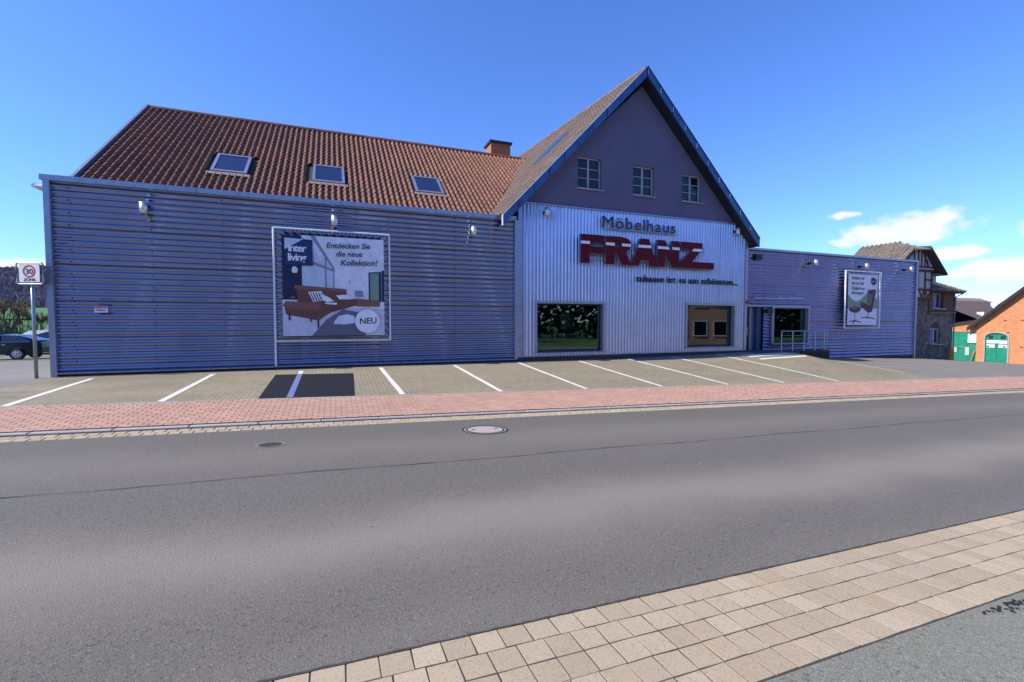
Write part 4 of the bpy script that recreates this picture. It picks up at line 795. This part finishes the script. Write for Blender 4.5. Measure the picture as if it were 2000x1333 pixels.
    MB().box((ox+1.06,y_-.8,oz+.36),(ox+1.135,y_+.8,oz+.39)).build('bumper_trim','chrome',t); MB().box((ox-2.4,y_-.945,oz+.27),(ox-.45,y_-.93,oz+.31)).build('sill_trim','chrome',t); MB().box((ox+1.125,y_-.26,oz+.58),(ox+1.14,y_+.26,oz+.69)).build('number_plate','sign_white',t)
    MB().box((ox-.62,y_-.945,oz+.86),(ox-.45,y_-.925,oz+.885)).build('door_handle','chrome',t)
    for wx in (0,-2.85):
        for wy in (oy+.10,oy+2*Wd-.10): wheel(t,ox+wx,wy,oz+.34,.34,0)
    return t
car('parked_car',-23.1,18.6,H(-23.1,19)+.01,'dark blue sedan with silver spoked wheels parked behind the zone sign','car_paint'); car('parked_car',-23.7,24.4,H(-23.7,24)+.02,'white estate car parked behind the dark blue sedan','car_white',True)

# ---------------------------------------------------------------- timber-framed house
hy=1.45; hb=H(28.5,1.45)-.1
hs_=thing('timber_framed_house',(28.5,hy,hb),'old stone and brick house with half-timbered gable behind the right wing','house')
def hB(n,mb,mt,p=hs_): return mb.build(n,mt,p)
hB('main_wall',MB().box((24.2,hy,hb-.3),(27.68,4.2,3.12)),'rubble_stone'); aw=[(27.69,hb-.3),(30.3,hb-.3),(30.3,2.36),(27.69,2.36)]; arch_=[(27.95,.42),(29.0,.42),(29.0,1.35)]+[(28.475+.525*math.cos(R(a)),1.35+.40*math.sin(R(a))) for a in (20,45,70,90,110,135,160)]+[(27.95,1.35)]
o=link('annex_stone_wall',curve_mesh('annex_stone_wall',[aw,arch_],.5,'rubble_stone'),hs_); o.location=(0,hy+.25,0)
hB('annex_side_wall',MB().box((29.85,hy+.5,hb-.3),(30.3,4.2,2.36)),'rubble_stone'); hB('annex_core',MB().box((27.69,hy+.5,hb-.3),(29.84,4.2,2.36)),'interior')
bw=[(27.62,2.37),(30.34,2.37),(30.34,3.75),(27.62,3.75)]; wu=[(27.95,2.62),(29.1,2.62),(29.1,3.55),(27.95,3.55)]
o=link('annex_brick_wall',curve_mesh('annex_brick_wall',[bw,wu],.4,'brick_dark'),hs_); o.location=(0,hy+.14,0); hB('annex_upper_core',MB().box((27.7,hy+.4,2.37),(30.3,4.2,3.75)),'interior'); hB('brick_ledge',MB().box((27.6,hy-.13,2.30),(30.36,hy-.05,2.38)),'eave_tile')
for (a,b,c,d,nm) in ((27.95,29.1,2.62,3.55,'window'),(27.95,29.0,.42,1.36,'window')):
    wn=hB(nm,MB().box((a,hy+.16,c),(b,hy+.2,d)),'pane_blue'); ff=MB()
    for q in ((a,a+.07,c,d),(b-.07,b,c,d),(a+.07,b-.07,c,c+.07),(a+.07,b-.07,d-.07,d),((a+b)/2-.04,(a+b)/2+.04,c+.07,d-.07)): ff.box((q[0],hy+.10,q[2]),(q[1],hy+.158,q[3]))
    ff.build('frame','frame_white',wn); MB().box((a-.08,hy-.2,c-.07),(b+.08,hy+.1,c-.005)).build('sill','kerb_stone',wn); MB().box((a+.1,hy+.150,c+.1),((a+b)/2-.06,hy+.159,d-.1)).build('curtain','curtain',wn); MB().box(((a+b)/2+.1,hy+.150,c+.1),(b-.3,hy+.159,d-.1)).build('curtain','curtain',wn)
hB('arch_infill',MB().box((27.97,hy+.12,1.362),(28.98,hy+.3,1.74)),'brick_dark')
# timber gable
gt=hB('gable_infill',MB().prism([(24.3,hy-.1,3.12),(27.75,hy-.1,3.12),(27.75,hy-.1,4.9),(28.0,hy-.1,5.0),(26.7,hy-.1,6.15),(25.4,hy-.1,5.95),(24.3,hy-.1,5.1)],(0,.3,0)),'infill_grey')
def beam(a,b,wd=.12): 
    a,b=Vector((a[0],hy-.13,a[1])),Vector((b[0],hy-.13,b[1])); d=(b-a).normalized(); n=Vector((-d.z,0,d.x))*wd/2; MB().prism([a-n,b-n,b+n,a+n],(0,.029,0)).build('beam','timber_red',gt)
for q in (((24.3,3.18),(27.76,3.18),.16),((24.3,3.72),(27.7,3.72),.12),((24.3,4.32),(27.7,4.32),.1),((24.3,4.86),(28.15,4.86),.14),((24.3,5.08),(27.9,5.08),.09),((27.66,3.26),(27.66,4.79),.14),((27.02,3.26),(27.02,3.66),.1),((27.02,3.78),(27.02,4.79),.12),((26.75,3.3),(26.95,3.66),.09),((27.1,3.66),(27.32,3.28),.09),((27.38,3.28),(27.58,3.66),.09),((26.7,3.3),(26.5,3.66),.09),((26.3,5.13),(26.3,6.1),.09),((26.62,5.13),(26.62,6.1),.09),((26.95,5.13),(26.95,5.85),.09),((25.9,5.13),(25.9,6.1),.09),((27.3,5.13),(26.72,6.05),.09),((27.2,5.13),(27.2,5.5),.08),((28.08,4.93),(26.85,6.12),.16)): beam(*q)
hB('upper_window',MB().box((26.35,hy-.14,3.85),(26.85,hy-.09,4.75)),'frame_white',gt)
rf=thing_part('main_roof',hs_)
def slabq(a,b,c,d,th,nm,mt,p): MB().hexa([(*q[:2],q[2]-th) for q in (a,b,c,d)]+[a,b,c,d]).build(nm,mt,p)
slabq((28.5,hy-.5,4.72),(28.5,4.4,4.72),(25.95,4.4,6.62),(26.75,hy-.5,6.28),.12,'right_slope','slate',rf)
# left slope in tiles, half hip at the front
lo=Vector((22.6,12,4.0)); a_=Vector((0,-1,0)); up_=Vector((3.4,0,2.62)).normalized()
MB().prism([(22.6,hy-.45,3.95),(25.3,hy-.45,6.0),(25.95,hy+.75,6.5),(25.95,4.4,6.5),(22.6,4.4,3.95)],(.07,0,-.1)).build('left_deck','joint',rf)
tile_field('house_tile','roof_tile_grey',Vector((22.6,4.4,4.0)),a_,up_,16,12,.26,.36,rf,0,lambda p:p.z<6.58 and p.y>hy-.45+max(0,(p.z-6.02))*2.0,.012)
slabq((25.25,hy-.5,6.02),(26.85,hy-.5,6.10),(26.0,hy+.75,6.62),(25.95,hy+.75,6.60),.06,'half_hip','eave_tile',rf)
ar=thing_part('annex_roof',hs_)
slabq((27.55,hy-.45,3.72),(30.5,hy-.45,3.62),(28.7,hy+2.4,5.1),(27.7,hy+2.4,5.1),.07,'front_slope','slate',ar); slabq((30.5,hy-.45,3.62),(30.5,4.4,3.62),(28.6,4.4,5.1),(28.7,hy+2.4,5.1),.07,'side_slope','slate',ar)
m=MB()
for i in range(15): x=27.55+i*.2; m.box((x,hy-.52-.02*(i%2),3.70-.006*i),(x+.19,hy-.1,3.80-.006*i))
tag(m.build('eave_tiles','eave_tile',ar),kind='stuff'); m=MB()
for i in range(15):
    t=i/15; p=Vector((30.5,hy-.45,3.66)).lerp(Vector((28.7,hy+2.4,5.14)),t); q=Vector((30.5,hy-.45,3.66)).lerp(Vector((28.7,hy+2.4,5.14)),t+1/14); m.tube([p,q],[.12,.09],6)
tag(m.build('hip_tiles','roof_tile_grey',ar),kind='stuff')
dm=hB('dormer',MB().box((27.72,hy-.12,4.12),(28.12,hy+1.2,4.62)),'frame_white',ar); MB().box((27.8,hy-.14,4.2),(28.04,hy-.12,4.52)).build('pane','pane_blue',dm); MB().hexa([(27.6,hy-.3,4.62),(28.5,hy-.3,4.62),(28.5,hy+1.6,4.9),(27.6,hy+1.6,4.95),(27.6,hy-.3,4.72),(28.6,hy-.3,4.70),(28.5,hy+1.6,5.0),(27.6,hy+1.6,5.05)]).build('dormer_roof','roof_tile_grey',dm)
dp=MB(); dp.tube([(30.4,hy-.42,3.55),(30.28,hy-.12,3.35),(30.28,hy-.08,2.3),(30.28,hy-.08,hb)],.035); hB('downpipe',dp,'copper_green'); hB('corner_post',MB().box((29.7,hy-.2,hb-.1),(30.15,hy-.02,.15)),'wood_post')

# ---------------------------------------------------------------- brick barn across the yard
BX=50.0; ky=(BX+6.23)/(42+6.23)
def by(Y42): return -15.442+(Y42+15.442)*ky
def bz(z): return 1.8+(z-1.8)*ky
bn=thing('brick_barn',(BX,by(4),bz(-1.3)),'orange brick barn with green arched doors across the yard','barn')
yc=by(5.3); yfar=by(-9)
wall=[(yfar,bz(-1.6)-1),(yc,bz(-1.6)-1),(yc,bz(1.62)),(by(2.7),bz(4.24)),(yfar,bz(8.0))]
yl,yr=by(4.80),by(3.40); zt=bz(.55); door=[(yr,bz(-1.6)-.5),(yl,bz(-1.6)-.5),(yl,zt)]+[((yl+yr)/2+(yl-yr)/2*math.cos(R(a)),zt+.45*math.sin(R(a))) for a in (20,40,60,80,100,120,140,160)]+[(yr,zt)]
def yz(me,x): me.transform(Matrix.Translation((x,0,0))@Matrix.Rotation(R(90),4,'Z')); return me   # local (x=Y, z) wall facing -X
def flip(me):      # curve_mesh gives (x,z) facing -Y ; rotate so x->Y and front -> -X
    me.transform(Matrix(((0,1,0,0),(1,0,0,0),(0,0,1,0),(0,0,0,1)))); me.flip_normals(); return me
o=link('front_wall',flip(curve_mesh('front_wall',[wall,door],.4,'brick_orange')),bn); o.location=Vector((BX+.2,0,0))-Vector((0,0,0))
m=MB(); 
for r_i,(zh,n_) in enumerate(((1.9,9),(.95,10),(-.15,6))):
    for i in range(n_):
        y=by(4.6-.95*i-.2*(r_i%2)); m.box((BX-.012,y-.09,bz(zh)-.04),(BX+.05,y+.09,bz(zh)+.04))
tag(m.build('vent_slots','black',bn),kind='stuff')
ad=thing_part('arched_door',bn); ymid=(yl+yr)/2
for a,b,nm in ((yr,ymid-.01,'door_leaf'),(ymid+.01,yl,'door_leaf')):
    lf=[(a,bz(-1.6)-.3),(b,bz(-1.6)-.3)]; top=[q for q in door[3:-1] if a<=q[0]<=b]; ins=top if nm else []
    pts=[(a,bz(-1.6)-.3),(b,bz(-1.6)-.3)]+([(b,zt)] if b==yl else [(b,zt+.44)])+[q for q in door[3:-1] if a<q[0]<b]+([(a,zt)] if a==yr else [(a,zt+.44)])
    lfm=flip(curve_mesh('door_leaf',[pts],.06,'gate_green')); o=link('door_leaf',lfm,ad); o.location=(BX+.1,0,0)
    MB().box((BX+.05,(a+b)/2-.16,zt-.12),(BX+.07,(a+b)/2+.16,zt+.14)).build('grille','black',ad)
    for k in range(2): MB().box((BX+.045,(a+b)/2-.28,zt-.55-.38*k),(BX+.07,(a+b)/2+.28,zt-.27-.38*k)).build('paper_notice','sign_white',ad)
MB().box((BX+.04,ymid-.12,zt-.52),(BX+.065,ymid+.14,zt-.24)).build('paper_notice','sign_white',ad)
m=MB(); ap=[(yl,bz(-1.6)-.3),(yl,zt)]+[((yl+yr)/2+(yl-yr)/2*math.cos(R(a)),zt+.45*math.sin(R(a))) for a in range(10,175,10)]+[(yr,zt),(yr,bz(-1.6)-.3)]
for p,q in zip(ap,ap[1:]): m.tube([(BX-.02,p[0],p[1]),(BX-.02,q[0],q[1])],.07,5)
m.build('door_surround','kerb_stone',ad)
br_=thing_part('barn_roof',bn)
def yv(Y,z): return (Y,z)
va,vb=(by(5.75),bz(1.28)),(yfar,bz(1.28)+(by(5.75)-yfar)*.965)
MB().hexa([(BX-.45,va[0],va[1]-.05),(BX+14,va[0],va[1]-.05),(BX+14,vb[0],vb[1]-.05),(BX-.45,vb[0],vb[1]-.05),(BX-.45,va[0],va[1]+.12),(BX+14,va[0],va[1]+.12),(BX+14,vb[0],vb[1]+.12),(BX-.45,vb[0],vb[1]+.12)]).build('roof_slope','roof_tile',br_)
MB().hexa([(BX-.5,va[0],va[1]-.28),(BX-.4,va[0],va[1]-.28),(BX-.4,vb[0],vb[1]-.28),(BX-.5,vb[0],vb[1]-.28),(BX-.5,va[0],va[1]+.04),(BX-.4,va[0],va[1]+.04),(BX-.4,vb[0],vb[1]+.04),(BX-.5,vb[0],vb[1]+.04)]).build('verge_board','dark_metal',br_)
lt=thing_part('lean_to',bn); yg=by(7.6)
MB().box((BX+.05,yc+.02,bz(.96)),(BX+.35,yg,bz(1.5))).build('brick_band','brick_orange',lt)
for i in range(4):
    a=yc+.02+(yg-yc-.02)*i/4; b=yc+.02+(yg-yc-.02)*(i+1)/4-.02
    MB().box((BX+.1,a,bz(-1.6)-.6),(BX+.16,b,bz(-.25)-.02)).build('gate_panel','gate_green',lt); MB().box((BX+.1,a,bz(-.25)),(BX+.16,b,bz(.95))).build('gate_panel','gate_green',lt)
gwn=MB().box((BX+.02,by(5.32),bz(.08)),(BX+.09,by(5.85),bz(.8))).build('gate_window','sign_white',lt)
for i in range(5): MB().box((BX+.0,by(5.35+.095*i)+.0,bz(.14)),(BX+.019,by(5.35+.095*i)+.075,bz(.76))).build('window_pane','pr_glass',gwn)
for k,(a,b,c,d) in enumerate(((5.75,6.0,-.95,-.3),(6.55,6.8,-.75,-.35))): MB().box((BX+.05,by(a),bz(c)),(BX+.09,by(b),bz(d))).build('gate_notice','infill_grey',lt)
MB().hexa([(BX-.25,yc-.0,bz(1.86)),(BX+8,yc,bz(1.86)),(BX+8,yg,bz(1.42)),(BX-.25,yg,bz(1.42)),(BX-.25,yc,bz(1.95)),(BX+8,yc,bz(1.95)),(BX+8,yg,bz(1.52)),(BX-.25,yg,bz(1.52))]).build('lean_to_roof','dark_metal',lt)
MB().tube([(BX-.1,yc+.35,bz(-1.6)-.1),(BX+.0,yc+.1,bz(-.6))],.05,5).build('leaning_board','wood_post',lt)
sdh=thing('satellite_dish',(BX-.2,by(4.15),bz(2.9)),'white satellite dish on the roof edge of the brick barn','satellite dish'); m=MB(); dc=Vector((BX-.3,by(4.12),bz(3.1))); ax=Vector((-.75,-.6,.25)).normalized(); e1=ax.cross(Vector((0,0,1))).normalized(); e2=ax.cross(e1)
for i in range(16):
    for r0,r1,h0,h1 in ((0,.2,0,.02),(.2,.38,.02,.07)):
        a,b=2*math.pi*i/16,2*math.pi*(i+1)/16; P=lambda r,t,h: dc+e1*r*math.cos(t)+e2*r*math.sin(t)+ax*h
        m.quad(P(r0,a,h0),P(r1,a,h1),P(r1,b,h1),P(r0,b,h0))
m.build('reflector','sign_white',sdh,True); MB().tube([dc-e2*-.45,dc+ax*.5],.02,5).build('feed_arm','galv',sdh); MB().tube([dc,Vector((BX+.0,by(4.12),bz(2.55)))],.03,6).build('mast','galv',sdh)
# dark roofed barns farther back
rb=thing('dark_roofed_barn',(64,16,-2),'long barn with brown corrugated roof behind the orange brick barn','barn'); MB().box((58,11.5,-3),(82,24,1.6)).build('wall','brick_orange',rb)
m=MB(); n_=64
for i in range(n_):
    a=58+24*i/n_; b=58+24*(i+1)/n_; mid=(a+b)/2
    for (p,q) in (((a,0),(mid,.09)),((mid,.09),(b,0))): m.quad((p[0],11,1.5+p[1]),(q[0],11,1.5+q[1]),(q[0],16.5,4.25+q[1]),(p[0],16.5,4.25+p[1]))
m.quad((58,16.5,4.3),(82,16.5,4.3),(82,24,1.5),(58,24,1.5)); m.build('roof','corr_brown',rb); MB().box((60.2,12.6,2.25),(61.1,13.2,2.85)).build('roof_hatch','sign_white',rb)
rb2=thing('grey_roofed_barn',(80,26,-2),'grey roofed building farthest behind the orange brick barn','barn'); MB().box((66,24,-3),(100,36,3)).build('wall','plaster_gable',rb2); MB().prism([(66,23.5,2.9),(66,30,5.9),(66,36.5,2.9)],(34,0,0)).build('roof','eave_tile',rb2)

# ---------------------------------------------------------------- hills, woods, trees
def fz(x,y): return far(x,y)+.1
hm=MB(); hx=fr(-620,60,14); hyy=fr(300,760,14)
def hillz(x,y):
    r=cl((y-330)/230,0,1); r=r*r*(3-2*r); return fz(x,y)+(2+36*r*cl(1-(x+40)/260,0,1))*(.9+.10*math.sin(x*.021)+.08*math.sin(x*.047+1)+.05*math.sin(x*.006+y*.01))
hm.v=[(x,y,hillz(x,y)-1) for y in hyy for x in hx]; nn_=len(hx)
for j in range(len(hyy)-1):
    for i in range(nn_-1): hm.f.append((j*nn_+i,j*nn_+i+1,(j+1)*nn_+i+1,(j+1)*nn_+i)); hm.mi.append(0)
tag(hm.build('hill','forest_hill',None,True),kind='structure')
m=MB()
for i in range(9000):
    x=random.uniform(-480,-120); y=random.uniform(345,620); z=hillz(x,y); h=random.uniform(4,8); r=random.uniform(1.4,3.0); a=random.uniform(0,3.14); c,s=math.cos(a)*r,math.sin(a)*r
    m.quad((x-c,y-s,z),(x+c,y+s,z),(x+c*.45,y+s*.45,z+h),(x-c*.3,y-s*.3,z+h*.92)); m.quad((x+s,y-c,z),(x-s,y+c,z),(x-s*.4,y+c*.4,z+h),(x+s*.5,y-c*.5,z+h*.9))
me=bpy.data.meshes.new('bare_wood'); me.from_pydata(m.v,[],m.f); me.materials.append(MATS['forest_tuft']); tag(link('bare_wood',me),'bare purple-brown wood covering the far hill','wood',kind='stuff')
tag(MB().quad((-200,100,fz(-200,100)-.0),(-20,100,fz(-20,100)),(-40,330,fz(-40,330)+.3),(-330,330,fz(-330,330)+.3)).build('meadow','meadow'),kind='structure')
def branch(m,tw,p,d,l,r,depth):
    q=p+d*l; m.tube([p,q],[r,r*.68],5 if depth<2 else 3,cap=False)
    if depth>=4:
        for k in range(9):
            dd=(d+Vector((random.uniform(-1,1),random.uniform(-1,1),random.uniform(-.5,.9)))*.8).normalized(); e=q+dd*l*random.uniform(.5,1.0); sd_=dd.cross(Vector((random.random(),random.random(),.3))).normalized()*.022; o_=p.lerp(q,random.random()); tw.quad(o_-sd_,o_+sd_,e)
        return
    for k in range(3 if depth else 4):
        dd=(d+Vector((random.uniform(-1,1),random.uniform(-1,1),random.uniform(-.25,.7)))*.75).normalized(); branch(m,tw,p.lerp(q,random.uniform(.6,1)),dd,l*random.uniform(.62,.8),r*.6,depth+1)
def bare_tree(name,x,y,h,label,leaf=None,grp=None):
    z=fz(x,y)-.1; t=thing(name,(x,y,z),label,'tree',grp); m=MB(); tw=MB(); branch(m,tw,Vector((x,y,z)),Vector((0,0,1)),h*.30,h*.022,0); m.build('trunk','bark',t); c=tw.build('crown','twig',t)
    if leaf:
        lm=MB()
        for i in range(leaf):
            u=random.uniform(0,6.28); v=random.uniform(-.5,1); rr=random.uniform(.5,1)**.6; ctr=Vector((x,y,z+h*.62))+Vector((math.cos(u)*h*.34*rr*math.sqrt(max(.05,1-v*v)),math.sin(u)*h*.34*rr*math.sqrt(max(.05,1-v*v)),v*h*.36*rr)); n=Vector((random.uniform(-1,1),random.uniform(-1,1),random.uniform(-1,1))).normalized(); a=n.orthogonal().normalized()*random.uniform(.12,.28); b=n.cross(a)
            lm.quad(ctr-a,ctr+b*.6,ctr+a,ctr-b*.6)
        lm.build('leaves','leaf' if leaf!=701 else 'ivy',t)
    return t
for k,(x,y,h,lb) in enumerate(((-36.5,37,5.6,'bare brown tree at the left picture edge behind the cars'),(-33.6,38.5,5.2,'bare twiggy tree directly left of the zone sign'),(-32.2,40,4.2,'low bare thicket tree right behind the zone sign'),(-35,42,6.0,'taller bare tree behind the left thicket'))): bare_tree('bare_tree',x,y,h,lb,None,'bare trees behind the parked cars')
m=MB()
for i in range(2600):
    x=random.uniform(-42,-30.2); y=random.uniform(34,41); z=fz(x,y)-.1; h=random.uniform(.8,3.6)*(1 if x<-32 else .55); a=random.uniform(0,6.28); lean=random.uniform(.1,.6); w_=.03
    m.quad((x-w_,y,z),(x+w_,y,z),(x+lean*math.cos(a),y+lean*math.sin(a),z+h))
me=bpy.data.meshes.new('thicket'); me.from_pydata(m.v,[],m.f); me.materials.append(MATS['twig']); tag(link('thicket',me),'tangled brown scrub under the bare trees on the left','scrub',kind='stuff')
# across the road, seen mirrored in the shop windows
th=thing('rendered_house',(31,-27,-1.2),'tan rendered house with white windows across the road, mirrored in the shop window','house')
th.rotation_euler=(0,0,R(28)); MB().box((25,-36,-2),(39,-24,6.2)).build('wall','house_tan',th); MB().prism([(24.5,-23.5,6.1),(24.5,-36.5,6.1),(24.5,-30,10.5)],(15,0,0)).build('roof','roof_tile_old',th)
for x in (25.8,27.9,30.0,32.1,34.2,36.6):
    for z in (.3,3.5): wn=MB().box((x,-24.0,z),(x+1.3,-23.94,z+1.5)).build('window','pane_blue',th); MB().box((x-.1,-23.98,z-.12),(x+1.4,-23.85,z)).build('sill','white_paint',wn); MB().box((x-.1,-23.97,z),(x,-23.9,z+1.6)).box((x+1.3,-23.97,z),(x+1.4,-23.9,z+1.6)).box((x,-23.97,z+1.5),(x+1.3,-23.9,z+1.6)).build('surround','white_paint',wn)
for k,(x,y,h) in enumerate(((11,-36,9),(17,-42,10),(6,-46,11),(-8,-48,10),(-22,-44,9))): bare_tree('lawn_tree',x,y,h,'leafy tree on the lawn across the road, number %s from the tan house'%('first','second','third','fourth','fifth')[k] if k else 'leafy tree nearest the tan house across the road',900,'trees on the lawn across the road')

m=MB()
for i in range(20000):
    x=random.uniform(-60,125); y=random.uniform(-66,-54); z=fz(x,y)-.1+random.uniform(0,1)**.8*(12+3*math.sin(x*.23)+2*math.sin(x*.71)); n=Vector((random.uniform(-1,1),random.uniform(-1,1),random.uniform(-.6,1))).normalized(); a=n.orthogonal().normalized()*random.uniform(.4,.9); b=n.cross(a); p=Vector((x,y,z)); m.quad(p-a,p+b*.7,p+a,p-b*.7)
me=bpy.data.meshes.new('tree_belt'); me.from_pydata(m.v,[],m.f); me.materials.append(MATS['leaf']); tag(link('tree_belt',me),'dense belt of trees across the road, mirrored in the shop windows','trees',kind='stuff')

# leaf litter and grit along the road
m=MB()
for i in range(22):
    x=random.uniform(-9,8); y=random.choice((random.uniform(-12.9,-7.1),random.uniform(-13.0,-12.7),random.uniform(-7.5,-7.05),random.uniform(-14.6,-13.9))); r=random.uniform(.006,.016); a=random.uniform(0,3.1); c,s_=math.cos(a)*r,math.sin(a)*r; z=H(x,y)+.012
    m.quad((x-c,y-s_,z),(x+s_*.5,y-c*.5,z+.006),(x+c,y+s_,z),(x-s_*.5,y+c*.5,z+.004))
tag(m.build('leaf_litter','wood_post'),'scattered dry leaf crumbs on the road and kerb','litter',kind='stuff')
